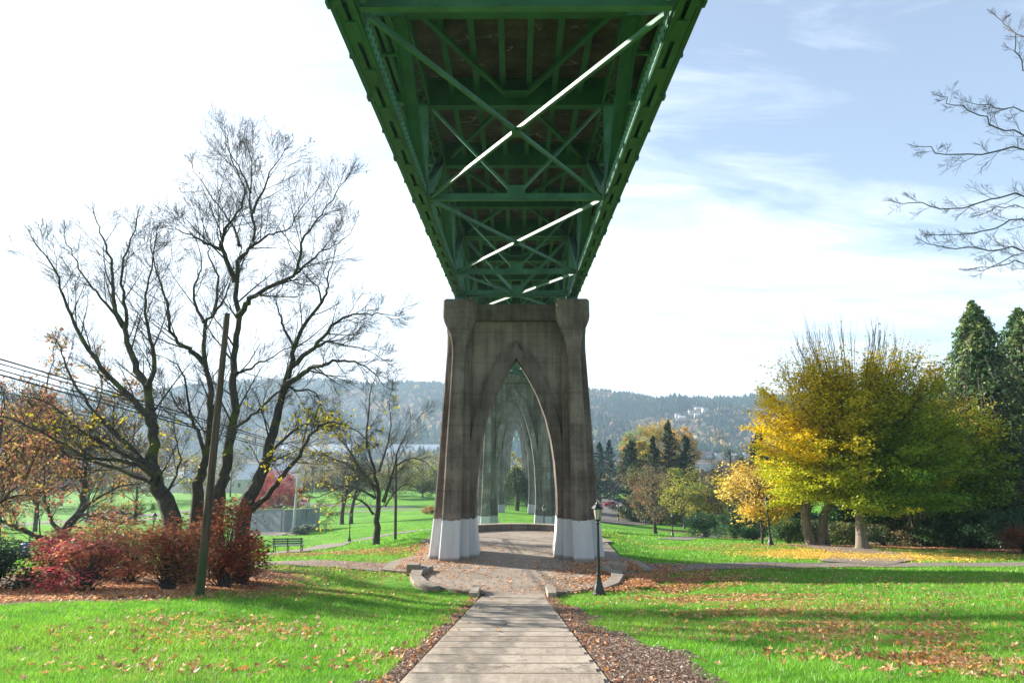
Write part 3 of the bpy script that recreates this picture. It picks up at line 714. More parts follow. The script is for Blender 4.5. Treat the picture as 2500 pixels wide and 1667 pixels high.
    # bottom struts, V sway frames, laterals
    for y in [0.35] + nodes + [L - .35]:
        d = MB(); d.beam((-TX + .27, y, .16), (TX - .27, y, .16), .02, .3); d.beam((-TX + .27, y - .09, .02), (TX - .27, y - .09, .02), .16, .02); part('bottom_strut', d, GREEN2)
        d = MB(); d.box(-.32, .32, y - .025, y + .025, .1, .62); part('gusset_plate', d, GREEN2)
        for s in (-1, 1):
            for dx in (0,):
                d = MB(); d.beam((s * .18, y, .4), (s * (TX - .3), y, 3.6), .10, .12, up=(0, 1, 0)); part('sway_brace', d, GREEN2)
    ys_ = [-5.6] + nodes + [50.4]
    for a, b in zip(ys_[:-1], ys_[1:]):
        for s in (-1, 1):
            A_ = Vector((s * (TX - .35), a + .25, .12)); B_ = Vector((-s * (TX - .35), b - .25, .12))
            if a < 0: t_ = (0.4 - A_.y) / (B_.y - A_.y); A_ = A_.lerp(B_, t_)
            if b > L: t_ = (L - 0.4 - A_.y) / (B_.y - A_.y); B_ = A_.lerp(B_, t_)
            off = Vector((0, 0, .0 if s > 0 else .012))
            d = MB(); d.beam(A_ + off, B_ + off, .02, .125); d.beam(A_ + off + Vector((0, 0, -.07)), B_ + off + Vector((0, 0, -.07)), .10, .016)
            part('lateral_brace', d, GREEN2)
        if a > 0 and b < L or a < 0:
            pass
        m_ = (a + b) / 2
        if 0 < m_ < L: d = MB(); d.box(-.13, .13, m_ - .22, m_ + .22, -.002, .008); part('gusset_plate', d, GREEN)
    for i in range(8):
        a, b = i * p, (i + 1) * p
        for s in (-1, 1):
            if i % 2 == 0: A_, B_ = (s * (TX - .5), a + .3, 4.0), (s * .35, b - .3, 4.0)
            else: A_, B_ = (s * .35, a + .3, 4.0), (s * (TX - .5), b - .3, 4.0)
            d = MB(); d.beam(A_, B_, .16, .14); part('top_lateral', d, GREEN)
    for y in (p, 3 * p, 5 * p, 7 * p):
        d = MB(); d.box(-.45, .45, y - .75, y - .2, 3.93, 3.945); part('gusset_plate', d, GREEN)
    return root
sp0 = make_span()
slabels = {-2: 'green steel truss span of the bridge behind the viewer, reaching back over the stairs', -1: 'green steel truss span overhead, ending on the nearest concrete pier', 0: 'second green truss span, between the nearest and the second pier', 1: 'third green truss span, between the second and third pier', 2: 'fourth green truss span, between the third and fourth pier', 3: 'fifth green truss span, between the fourth and fifth pier', 4: 'sixth green truss span, between the fifth and sixth pier'}
for k in range(-2, 5):
    y = Y0 + SPANL * k; z = 8.35 + 0.52 + GRADE * (y - Y0)
    r = sp0 if k == -2 else dup(sp0)
    r.location = (0, y, z); r.rotation_euler = (GRADE, 0, 0); r['label'] = slabels[k]; r['group'] = 'green truss spans of the bridge'
# far suspension tower with its own pointed portal
TY = 560.0
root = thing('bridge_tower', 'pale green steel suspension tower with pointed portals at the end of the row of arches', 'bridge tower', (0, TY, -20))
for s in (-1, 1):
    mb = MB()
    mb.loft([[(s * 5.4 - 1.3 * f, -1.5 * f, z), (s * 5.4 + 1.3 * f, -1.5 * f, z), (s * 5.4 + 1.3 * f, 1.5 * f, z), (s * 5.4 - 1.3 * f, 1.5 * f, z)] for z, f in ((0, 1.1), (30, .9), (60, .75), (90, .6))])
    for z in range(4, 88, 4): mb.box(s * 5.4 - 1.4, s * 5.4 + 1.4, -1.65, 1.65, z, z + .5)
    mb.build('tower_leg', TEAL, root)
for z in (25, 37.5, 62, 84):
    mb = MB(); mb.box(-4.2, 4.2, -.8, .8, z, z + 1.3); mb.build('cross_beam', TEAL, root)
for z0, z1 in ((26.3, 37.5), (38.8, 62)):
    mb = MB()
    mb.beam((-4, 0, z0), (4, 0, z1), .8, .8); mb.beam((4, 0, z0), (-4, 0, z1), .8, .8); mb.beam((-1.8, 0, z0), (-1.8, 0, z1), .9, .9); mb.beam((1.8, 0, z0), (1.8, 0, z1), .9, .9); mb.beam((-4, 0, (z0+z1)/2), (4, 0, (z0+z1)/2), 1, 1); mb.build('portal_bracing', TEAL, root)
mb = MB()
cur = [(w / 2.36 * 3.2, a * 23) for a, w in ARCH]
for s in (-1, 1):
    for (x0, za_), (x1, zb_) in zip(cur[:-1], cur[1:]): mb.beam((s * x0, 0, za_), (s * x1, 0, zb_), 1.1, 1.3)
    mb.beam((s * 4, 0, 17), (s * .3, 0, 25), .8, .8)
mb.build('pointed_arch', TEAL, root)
mb = MB(); mb.box(-6, 6, 265 - TY + 0.2, 0, 31.0, 32.4); 
r2 = thing('bridge_deck', 'distant deck of the bridge running from the last concrete pier to the steel tower', 'bridge deck', (0, TY, -20)); mb.build('deck_slab', SLAB, r2)
mb = MB(); 
for s in (-1, 1): mb.box(s * 4 - .3, s * 4 + .3, 265 - TY + .2, 0, 28.4, 31.0)
mb.build('deck_girder', GREEN, r2)

# ------------------------------------------------------------------ tree tools
def pr_shoot(p, d, L, r, level, out, R_, P_):
    """recursive shoot; P_: dict(levels, kids, ratio, ang, wig, up, seg)"""
    nseg = P_['seg'][level]; sl = L / nseg
    pts = [tuple(p)]; rad = [r]; cur = Vector(p); d = Vector(d).normalized(); dirs = [d.copy()]
    rend = r * P_.get('tip', 0.35)
    w = P_['wig'][level]; up = P_['up'][level]
    for i in range(nseg):
        d = (d + Vector((R_.gauss(0, w), R_.gauss(0, w), R_.gauss(0, w) + up))).normalized()
        cur = cur + d * sl; pts.append(tuple(cur)); rad.append(r + (rend - r) * (i + 1) / nseg); dirs.append(d.copy())
    out.append((np.array(pts), np.array(rad), level))
    if level + 1 < P_['levels']:
        spawn(pts, rad, dirs, L, level, out, R_, P_, P_['kids'][level])
def spawn(pts, rad, dirs, L, level, out, R_, P_, n, t0=None):
    k = len(pts) - 1
    t0 = P_.get('t0', 0.2) if t0 is None else t0
    for j in range(n):
        t = t0 + (1 - t0) * (j + R_.random() * 0.9) / n
        f = t * k; i = min(int(f), k - 1); u = f - i
        q = Vector(pts[i]).lerp(Vector(pts[i + 1]), u); dd = dirs[min(i + 1, k)]
        ax = dd.orthogonal().normalized(); ax.rotate(Matrix.Rotation(R_.random() * 6.283, 3, dd))
        a = math.radians(P_['ang'][level] * (0.7 + 0.6 * R_.random()))
        nd = (dd * math.cos(a) + ax * math.sin(a))
        LL = L * P_['ratio'][level] * (1.15 - 0.6 * t) * (0.7 + 0.6 * R_.random())
        rr = max((rad[i] * (1 - u) + rad[i + 1] * u) * P_.get('rr', 0.6), P_.get('rmin', 0.006))
        rr = min(rr, LL * 0.016 + .004)
        pr_shoot(q, nd, LL, max(rr, P_.get('rmin', 0.006)), level + 1, out, R_, P_)
def smooth_poly(pts, k=3):
    pts = [Vector(p) for p in pts]; out = []
    n = len(pts)
    for i in range(n - 1):
        p0 = pts[max(i - 1, 0)]; p1 = pts[i]; p2 = pts[i + 1]; p3 = pts[min(i + 2, n - 1)]
        for j in range(k):
            t = j / k
            out.append(0.5 * ((2 * p1) + (-p0 + p2) * t + (2 * p0 - 5 * p1 + 4 * p2 - p3) * t * t + (-p0 + 3 * p1 - 3 * p2 + p3) * t ** 3))
    out.append(pts[-1]); return out
BAREP = dict(levels=4, kids=[9, 9, 7, 3], ratio=[.42, .66, .62, .6], ang=[40, 36, 34, 32], wig=[.10, .06, .05, .05, .05], up=[.05, .05, .045, .03, .02], seg=[6, 6, 5, 3, 2], rmin=.0062, rr=.42)
def traced_tree(name, label, cat, base, d, limbs, seed, P_=BAREP, barkm=None, group=None, leafcol=None, leafn=0, leafsize=.14, kidmul=1.0, Lscale=1.0, tipr=.02, root_r=None, leafsel=None, thick=1.0):
    """limbs: list of (pixel polyline, r_start, r_end, depth_drift, n_children, child_len)"""
    R_ = random.Random(seed); nr = np.random.default_rng(seed)
    b = P(base[0], base[1], d); b.z = tz(b.x, b.y) - 0.15
    root = thing(name, label, cat, b, group=group)
    big = []; small = []
    tips = []
    for limb in limbs:
        pix, r0, r1, dr, nk, cl = limb
        pts = []
        m = len(pix)
        for i, (x, y, *dd) in enumerate(pix):
            dep = d + dr * i / max(m - 1, 1) + (dd[0] if dd else 0)
            pts.append(P(x, y, dep) - b)
        if limb is limbs[0]: pts[0] = Vector((0, 0, 0))
        pts = smooth_poly(pts, 3); k = len(pts) - 1
        # small natural kinks
        for i in range(1, k): pts[i] += Vector((R_.gauss(0, .03), R_.gauss(0, .05), R_.gauss(0, .03)))
        rad = [(r0 + (r1 * .7 - r0) * (i / k) ** .52) * (thick + (1 - thick) * (i / k)) for i in range(k + 1)]
        rad = [max(v_, .011 if thick > .5 else .007) for v_ in rad]
        big.append((np.array([tuple(p) for p in pts]), np.array(rad), 0))
        dirs = [(pts[min(i + 1, k)] - pts[max(i - 1, 0)]).normalized() for i in range(k + 1)]
        out = []
        spawn([tuple(p) for p in pts], rad, dirs, cl / P_['ratio'][0], 0, out, R_, P_, int(nk * kidmul), t0=.15)
        # terminal continuation
        pr_shoot(pts[-1], dirs[-1], cl * .42, max(r1, .01), 1, out, R_, P_)
        small += out
    mb = MB()
    ks = {}
    for p, r, l in big: mb.tubes([(p, r)], 9)
    mb.build('trunk', barkm or BARK, root, smooth=True)
    mb = MB(); mb.tubes([(p, r) for p, r, l in small if l <= 1], 5); mb.tubes([(p, r) for p, r, l in small if l > 1], 3)
    mb.build('branches', TWIG if barkm is None else barkm, root, smooth=True)
    if leafn:
        ends = np.array([p[j] for p, r, l in small if l >= 2 for j in (-1, len(p) // 2)])
        if leafsel is not None: ends = ends[leafsel(ends + np.array(b))]
        if len(ends):
            ii = nr.integers(0, len(ends), leafn); pos = ends[ii] + nr.normal(size=(leafn, 3)) * .12
            cols = np.array(leafcol)[nr.integers(0, len(leafcol), leafn)] * nr.uniform(.7, 1.25, (leafn, 1))
            mb = MB(); mb.leaves(pos, nr.uniform(.6, 1.2, leafn) * leafsize, cols, r=nr); mb.build('leaves', LEAF, root)
    return root

def clump_tree(name, label, cat, base, h, cw, cb, ncl, nleaf, cols, lsize, seed, barkm=None, group=None, tr=None, shape='round', depthw=None, clr=.16, flat=.3, bare=0.0, lean=0, leafname='crown', leafm=None, twigs=6, topcol=None, trunkh=None):
    """base: world point; h total height; cw crown width; cb height of crown bottom"""
    R_ = random.Random(seed); nr = np.random.default_rng(seed)
    root = thing(name, label, cat, base, group=group)
    dw = depthw or cw; ch = h - cb; tr = tr or h * .018
    # cluster centres
    C = []
    while len(C) < ncl:
        x, y, z = nr.uniform(-1, 1, 3)
        rr = x * x + y * y
        zz = (z + 1) / 2
        if shape == 'round': lim = 1 - (2 * zz - 1) ** 2
        elif shape == 'egg': lim = max(0, (1 - zz) ** .7 * (zz + .12) ** .35 * 1.25) ** 2
        elif shape == 'cone': lim = (1.02 - zz) ** 1.7
        elif shape == 'dome': lim = 1 - zz ** 2.2
        elif shape == 'vase': lim = (0.25 + .75 * zz) ** 2 * (1 - max(0, zz - .75) * 3.2)
        if rr > lim: continue
        if rr < lim * .28 and R_.random() < .6 : continue
        C.append((x * cw / 2, y * dw / 2, cb + zz * ch))
    C = np.array(C)
    C[:, :2] *= (1 - clr)
    C[:, 0] += lean * (C[:, 2] / h)
    th = trunkh or (cb + ch * .75)
    tp = [Vector((0, 0, -.2)), Vector((R_.gauss(0, .02) * h * .3, 0, cb * .6)), Vector((lean * .4, R_.gauss(0, .1), (cb + th) / 2)), Vector((lean * .7, 0, th))]
    tp = smooth_poly(tp, 3)
    mb = MB(); k = len(tp)
    mb.tubes([(np.array([tuple(p) for p in tp]), np.array([tr * (1.35 if i == 0 else 1) * (1 - .8 * i / (k - 1)) for i in range(k)]))], 8)
    mb.build('trunk', barkm or BARK, root, smooth=True)
    br = []; tw = []
    for c in C:
        zb = max(cb * .75, min(c[2] - math.hypot(c[0], c[1]) * .8, th * .95))
        i = min(range(k), key=lambda i_: abs(tp[i_].z - zb)); a = tp[i]
        m = a.lerp(Vector(c), .5) + Vector((R_.gauss(0, .03) * cw, R_.gauss(0, .03) * cw, R_.uniform(-.02, .06) * ch))
        pts = smooth_poly([a, m, Vector(c)], 3)
        br.append((np.array([tuple(p) for p in pts]), np.linspace(tr * .32, tr * .06, len(pts))))
        for _ in range(twigs):
            dd = Vector(nr.normal(size=3)); dd.z = abs(dd.z) * (1.4 if shape in ('vase',) else .8); dd.normalize(); LL = cw * clr * R_.uniform(.8, 1.6)
            e = Vector(c) + dd * LL; mid = Vector(c).lerp(e, .5) + Vector(nr.normal(size=3)) * LL * .1
            tw.append((np.array([c, tuple(mid), tuple(e)]), np.array([tr * .07, tr * .045, tr * .02]) + .004))
    mb = MB(); mb.tubes(br, 5); mb.tubes(tw, 3); mb.build('branches', barkm or TWIG, root, smooth=True)
    if nleaf:
        ci = nr.integers(0, ncl, nleaf); sc = nr.uniform(.6, 1.35, ncl)
        off = nr.normal(size=(nleaf, 3)); off /= np.linalg.norm(off, axis=1, keepdims=True); off *= (nr.random((nleaf, 1)) ** .45)
        off *= np.array([cw * clr, cw * clr, cw * clr * .75]) * sc[ci][:, None]
        pos = C[ci] + off
        keep = nr.random(nleaf) > bare * np.clip((pos[:, 2] - cb) / ch, 0, 1) * 1.3
        pos = pos[keep]; ci = ci[keep]; n = len(pos)
        base_c = np.array(cols)[nr.integers(0, len(cols), ncl)]
        cc = base_c[ci] * .7 + np.array(cols)[nr.integers(0, len(cols), n)] * .3
        if topcol is not None:
            f = np.clip((pos[:, 2] - cb) / ch, 0, 1)[:, None] ** 1.3; cc = cc * (1 - f) + np.array(topcol) * f
        cc = cc * nr.uniform(.7, 1.3, (n, 1))
        mb = MB(); mb.leaves(pos, nr.uniform(.6, 1.3, n) * lsize, cc, flat=flat, r=nr); mb.build(leafname, leafm or LEAF, root)
    return root

def conifer(name, label, cat, base, h, w, seed, n=2600, cols=((.018, .045, .018), (.03, .07, .025), (.012, .03, .014)), droop=.25, cb=.04, group=None, ls=None, top=1.0, ragged=.25, pw=.8):
    R_ = random.Random(seed); nr = np.random.default_rng(seed)
    root = thing(name, label, cat, base, group=group)
    mb = MB(); mb.tubes([(np.array([(0, 0, -.3), (0, 0, h * .5), (0, 0, h)]), np.array([w * .05, w * .03, .03]))], 7); mb.build('trunk', BARK, root, smooth=True)
    ls = ls or w * .09
    nb = int(n / 26); pos = []; cc = []; br = []
    for i in range(nb):
        f = (i + R_.random()) / nb; z = h * (cb + (1 - cb) * f ** 1.15)
        a = R_.random() * 6.283; L = w / 2 * ((1 - f) ** pw + .03) * R_.uniform(1 - ragged * 1.6, 1 + ragged * .6)
        m = 26; u = nr.random(m) ** .6
        x = u * L; wz = nr.normal(size=m) * L * .16 * (1 - u * .5); 
        zz_ = z + x * .35 - droop * x * x / max(L, .1) * 1.6 + nr.normal(size=m) * h * .008
        px_ = np.cos(a) * x - np.sin(a) * wz; py_ = np.sin(a) * x + np.cos(a) * wz
        pos.append(np.c_[px_, py_, zz_]); c0 = np.array(cols[R_.randrange(len(cols))]); cc.append(np.tile(c0, (m, 1)) * nr.uniform(.7, 1.4, (m, 1)))
        br.append((np.array([(0, 0, z), (np.cos(a) * L * .5, np.sin(a) * L * .5, z + L * .1), (np.cos(a) * L * .95, np.sin(a) * L * .95, z + L * .3 - droop * L * 1.4)]), np.array([.05, .03, .01]) * w * .12))
    mb = MB(); mb.tubes(br, 3); mb.build('branches', BARK, root)
    pos = np.vstack(pos); cc = np.vstack(cc)
    mb = MB(); mb.leaves(pos, nr.uniform(.6, 1.4, len(pos)) * ls, cc, flat=.1, aspect=.45, r=nr); mb.build('crown', NEEDLE, root)
    return root

def bush(name, label, cat, base, w, h, nleaf, cols, lsize, seed, group=None, stems=7, depthw=None, flat=.3, layered=False, leafm=None, clr=.17, ncl=26):
    R_ = random.Random(seed); nr = np.random.default_rng(seed)
    root = thing(name, label, cat, base, group=group); dw = depthw or w
    C = []
    for i in range(ncl):
        a = R_.random() * 6.283; rr = R_.random() ** .5; f = R_.random() ** .8
        C.append((math.cos(a) * rr * w / 2 * (1 - .35 * f), math.sin(a) * rr * dw / 2 * (1 - .35 * f), h * (.12 + .80 * f * (1 - .25 * rr))))
    C = np.array(C); br = []; tw = []
    for c in C:
        st = Vector((R_.gauss(0, .04) * w, R_.gauss(0, .04) * w, -.05)); m = Vector((c[0] * .35, c[1] * .35, c[2] * .55))
        pts = smooth_poly([st, m, Vector(c)], 3); br.append((np.array([tuple(p) for p in pts]), np.linspace(.012 + .006 * h, .005, len(pts))))
        for _ in range(5):
            dd = Vector(nr.normal(size=3)); dd.z *= .4; dd.normalize(); e = Vector(c) + dd * w * .12
            tw.append((np.array([c, tuple(Vector(c).lerp(e, .5) + Vector((0, 0, .03))), tuple(e)]), np.array([.006, .005, .003])))
    mb = MB(); mb.tubes(br, 5); mb.tubes(tw, 3); mb.build('stems', TWIG, root, smooth=True)
    ci = nr.integers(0, len(C), nleaf); off = nr.normal(size=(nleaf, 3)); off /= np.linalg.norm(off, axis=1, keepdims=True); off *= nr.random((nleaf, 1)) ** .5
    off *= np.array([w * clr, dw * clr, h * clr * (.55 if layered else 1.0)]) * nr.uniform(.7, 1.4, len(C))[ci][:, None]
    pos = C[ci] + off; pos[:, 2] = np.maximum(pos[:, 2], .03)
    bc = np.array(cols)[nr.integers(0, len(cols), len(C))][ci] * .6 + np.array(cols)[nr.integers(0, len(cols), nleaf)] * .4
    mb = MB(); mb.leaves(pos, nr.uniform(.6, 1.3, nleaf) * lsize, bc * nr.uniform(.6, 1.4, (nleaf, 1)), flat=flat, r=nr); mb.build('foliage', leafm or LEAF, root)
    return root
def at(px, d, dz=0.0):
    """ground point in the direction of column px at distance d"""
    r = ray(px, 1250); x = r.x / r.y * d
    return Vector((x, d, tz(x, d) + dz))
def topz(px, py, d): return P(px, py, d).z
def pxw(w, d): return w / FPX * d

# ------------------------------------------------------------------ the bare maples on the left
A = [
 ([(440, 1300), (418, 1262), (393, 1207), (378, 1160), (371, 1110), (375, 1046), (365, 1005), (357, 944), (335, 905), (316, 858), (301, 800), (277, 745), (276, 690), (268, 633), (249, 585), (238, 545)], .44, .03, 2.5, 20, 2.2),
 ([(306, 800), (309, 757), (297, 695), (303, 633), (318, 585), (332, 550)], .10, .03, -1.5, 9, 1.7),
 ([(357, 944), (369, 920), (378, 862), (362, 808), (352, 740), (362, 680), (378, 600)], .15, .03, -2.5, 14, 1.9),
 ([(376, 1040), (345, 1000), (325, 977), (268, 921), (215, 853), (182, 791), (158, 728), (134, 655), (100, 612)], .20, .03, -3, 18, 2.0),
 ([(378, 1170), (345, 1128), (322, 1095), (292, 1068), (250, 1028), (214, 984), (178, 930), (155, 877), (143, 840)], .23, .03, 3, 18, 1.8),
 ([(378, 1165), (340, 1135), (268, 1122), (214, 1113), (134, 1073), (45, 1028), (-40, 1010)], .12, .03, -4, 14, 1.5),
 ([(382, 1180), (330, 1160), (268, 1138), (200, 1122), (125, 1091), (40, 1078), (-60, 1066)], .14, .03, 2, 14, 1.5),
 ([(345, 1130), (286, 1100), (196, 1050), (147, 1002), (95, 975), (30, 962)], .10, .02, -2, 12, 1.5),
 ([(301, 800), (272, 757), (240, 715), (205, 672), (180, 620), (160, 590)], .09, .02, -1, 9, 1.6),
 ([(393, 1207), (420, 1180), (440, 1120), (425, 1060), (432, 1000)], .08, .02, 2, 8, 1.3),
]
YEL = [(.55, .42, .02), (.62, .50, .05), (.45, .42, .03)]
ORA = [(.55, .22, .03), (.6, .33, .04), (.5, .12, .05), (.35, .08, .04)]
traced_tree('maple_tree', 'bare maple with a thick trunk leaning left, leftmost of the tall bare maples', 'tree', (440, 1300), 27, A, 11, barkm=MOSSBARK, group='tall bare maples left of the bridge', leafcol=YEL, leafn=420, leafsize=.17, leafsel=lambda e: e[:, 2] < 1.2)
B = [
 ([(478, 1290), (482, 1207), (487, 1160), (496, 1127), (511, 1060), (514, 984), (513, 939), (498, 886), (498, 824), (500, 790), (524, 757), (531, 680), (512, 630), (507, 600)], .34, .03, 1.5, 18, 2.0),
 ([(498, 886), (470, 855), (450, 843), (416, 810), (411, 752), (398, 710), (383, 668), (372, 620)], .15, .03, -2.5, 14, 2.0),
 ([(498, 786), (478, 747), (471, 704), (486, 670), (493, 640), (480, 590)], .10, .025, 2, 9, 1.8),
 ([(500, 1110), (491, 1060), (469, 1024), (460, 962), (442, 904), (425, 885), (395, 870)], .12, .02, -1.5, 10, 1.5),
 ([(469, 1024), (435, 995), (415, 960), (380, 930)], .07, .02, 1, 7, 1.2),
 ([(524, 757), (545, 735), (560, 690), (585, 650)], .08, .02, 1, 7, 1.5),
]
traced_tree('maple_tree', 'slim mossy bare maple right behind the timber pole, between its leaning neighbours', 'tree', (478, 1290), 30, B, 12, barkm=MOSSBARK, group='tall bare maples left of the bridge')
C_ = [
 ([(531, 1290), (533, 1216), (541, 1180), (551, 1140), (563, 1064), (573, 1002), (567, 939), (570, 896), (579, 824), (581, 767), (576, 704), (581, 640), (605, 610), (622, 585), (617, 537), (608, 480), (617, 415), (608, 370)], .36, .025, 1.5, 26, 2.6),
 ([(574, 690), (555, 650), (541, 604), (540, 585), (555, 560), (575, 522), (598, 480), (585, 430), (565, 390)], .15, .025, -2, 18, 2.3),
 ([(610, 605), (640, 583), (665, 572), (700, 560), (730, 520), (770, 470)], .08, .02, 2, 12, 2.2),
 ([(541, 610), (500, 592), (478, 578), (445, 566), (421, 560)], .09, .02, -2, 10, 1.8),
 ([(584, 600), (578, 570), (556, 535), (530, 500), (500, 455), (470, 410)], .09, .02, 2.5, 12, 2.0),
 ([(583, 770), (600, 745), (622, 723), (670, 695), (717, 671), (732, 620), (739, 585), (762, 555), (784, 525), (812, 488), (835, 450)], .16, .02, -2.5, 18, 2.2),
 ([(717, 671), (761, 637), (790, 612), (823, 594), (860, 560)], .07, .02, 2, 10, 1.8),
 ([(572, 915), (600, 905), (636, 886), (670, 868), (703, 848), (740, 842)], .08, .02, 2, 9, 1.4),
 ([(617, 520), (640, 470), (660, 420), (685, 385)], .08, .02, -1, 12, 2.0),
 ([(612, 470), (590, 420), (560, 370), (550, 330)], .06, .02, 1, 10, 1.9),
]
traced_tree('maple_tree', 'tallest bare maple with an upright trunk and high rounded twiggy crown', 'tree', (531, 1290), 29, C_, 13, barkm=MOSSBARK, group='tall bare maples left of the bridge', leafcol=[(.35, .12, .05), (.4, .2, .05)], leafn=260, leafsize=.12)
D = [
 ([(590, 1270), (600, 1238), (622, 1195), (640, 1150), (658, 1095), (670, 1037), (684, 984), (694, 944), (710, 893), (718, 848), (746, 786), (785, 738), (799, 709), (800, 670), (812, 640)], .40, .025, 2, 22, 2.0),
 ([(712, 893), (756, 857), (785, 824), (823, 786), (850, 772), (880, 767), (920, 765), (955, 770)], .13, .02, -2, 14, 1.6),
 ([(692, 945), (740, 910), (765, 897), (795, 890), (823, 881), (855, 880), (885, 891), (912, 910), (936, 940)], .14, .02, -3, 14, 1.5),
 ([(716, 848), (700, 815), (689, 786), (680, 755), (675, 728), (690, 690)], .08, .02, 2, 9, 1.5),
 ([(612, 1245), (640, 1222), (679, 1180), (700, 1150), (732, 1109), (750, 1075), (768, 1051), (790, 1035), (826, 1033), (860, 1045), (893, 1073)], .17, .02, -2.5, 14, 1.3),
 ([(650, 1130), (672, 1090), (705, 1062), (732, 1042), (750, 1034), (790, 1048)], .10, .02, 2, 9, 1.2),
 ([(572, 1042), (600, 1028), (625, 1006), (655, 978), (684, 955)], .08, .06, 0, 5, 1.0),
 ([(696, 940), (722, 950), (759, 953), (775, 970), (786, 1000)], .08, .02, 1, 8, 1.2),
 ([(785, 740), (775, 700), (740, 665), (720, 640)], .06, .02, 1, 8, 1.4),
 ([(756, 857), (800, 835), (840, 845), (880, 850), (930, 875)], .07, .02, 2, 9, 1.4),
]
traced_tree('maple_tree', 'bare maple leaning right towards the bridge, with yellow leaves on its low limb', 'tree', (590, 1270), 28, D, 14, barkm=MOSSBARK, group='tall bare maples left of the bridge', leafcol=YEL, leafn=520, leafsize=.18, leafsel=lambda e: e[:, 2] < 1.6)

# tree standing on the lawn left of the pier
E = [
 ([(917, 1332), (921, 1290), (922, 1240), (925, 1205), (918, 1165), (905, 1120), (895, 1060), (900, 1000), (905, 950), (915, 925)], .33, .03, 1, 22, 1.9),
 ([(935, 1225), (950, 1180), (965, 1130), (975, 1085), (1000, 1045), (1030, 1010)], .17, .02, -2, 16, 1.9),
 ([(915, 1190), (885, 1150), (860, 1110), (835, 1075), (810, 1045), (800, 1000)], .16, .02, -1.5, 16, 1.9),
 ([(912, 1255), (890, 1228), (860, 1212), (835, 1222), (812, 1240), (800, 1262)], .11, .02, -2, 14, 1.4),
 ([(916, 1215), (880, 1195), (840, 1185), (800, 1205), (770, 1215), (750, 1205)], .12, .02, 2, 14, 1.5),
 ([(925, 1150), (940, 1100), (955, 1040), (950, 980), (965, 930)], .12, .02, 2.5, 14, 1.7),
 ([(960, 1140), (1000, 1120), (1035, 1125), (1060, 1150)], .09, .02, 2, 10, 1.5),
 ([(885, 1150), (840, 1130), (790, 1110), (755, 1085)], .09, .02, 2.5, 12, 1.5),
 ([(940, 1235), (975, 1190), (1010, 1185), (1035, 1205)], .07, .02, -2, 8, 1.3),
]
traced_tree('bare_tree', 'wide bare tree with a short dark trunk on the lawn left of the nearest pier', 'tree', (917, 1332), 50, E, 15, barkm=MOSSBARK, leafcol=YEL, leafn=260, leafsize=.24, leafsel=lambda e: e[:, 0] < -11.5)

# dark spreading tree far left with low limbs
F_ = [
 ([(145, 1340), (152, 1310), (172, 1280), (200, 1240), (206, 1195), (204, 1150), (210, 1100), (222, 1050), (235, 1000), (250, 950), (240, 890)], .42, .03, 2, 20, 2.0),
 ([(145, 1335), (110, 1318), (75, 1302), (40, 1287), (0, 1270), (-40, 1255)], .26, .06, -3, 10, 1.8),
 ([(200, 1245), (240, 1215), (290, 1190), (340, 1178), (380, 1170)], .13, .02, 1, 12, 1.6),
 ([(190, 1255), (250, 1262), (300, 1275), (330, 1258), (365, 1245)], .12, .02, -2, 9, 1.2),
 ([(175, 1285), (230, 1290), (270, 1280), (320, 1262)], .08, .02, 3, 8, 1.2),
 ([(206, 1180), (170, 1130), (140, 1080), (125, 1020), (110, 960), (122, 900), (135, 840)], .18, .02, -2, 16, 1.8),
 ([(210, 1100), (260, 1060), (300, 1010), (330, 960)], .10, .02, 2, 12, 1.7),
 ([(150, 1300), (118, 1260), (108, 1200), (105, 1130), (85, 1060), (70, 1000)], .16, .02, 2, 16, 1.8),
 ([(204, 1150), (150, 1120), (95, 1105), (40, 1120)], .10, .02, -1, 10, 1.6),
]
traced_tree('spreading_tree', 'dark low-forked tree at the far left with orange leaves in its crown', 'tree', (145, 1340), 40, F_, 16, barkm=BARK, leafcol=[(.50, .24, .08), (.5, .33, .10), (.38, .14, .08), (.48, .36, .08)], leafn=2600, leafsize=.24, kidmul=1.3, leafsel=lambda e: (e[:, 0] < -22.5))
G_ = [
 ([(-70, 1400), (-60, 1300), (-40, 1200), (-20, 1120), (0, 1040), (10, 980)], .24, .03, 1, 16, 1.6),
 ([(-60, 1300), (-10, 1240), (50, 1180), (90, 1110)], .12, .02, -1, 12, 1.4),
 ([(-40, 1200), (20, 1120), (70, 1060), (100, 1000)], .10, .02, 1, 12, 1.4),
 ([(-50, 1260), (20, 1215), (100, 1200), (150, 1170)], .08, .02, 1.5, 10, 1.3),
]
traced_tree('maple_tree', 'small maple full of orange and pink leaves at the left edge', 'tree', (-70, 1400), 26, G_, 17, leafcol=[(.55, .32, .14), (.58, .42, .12), (.52, .2, .14), (.45, .16, .12)], leafn=2200, leafsize=.15)

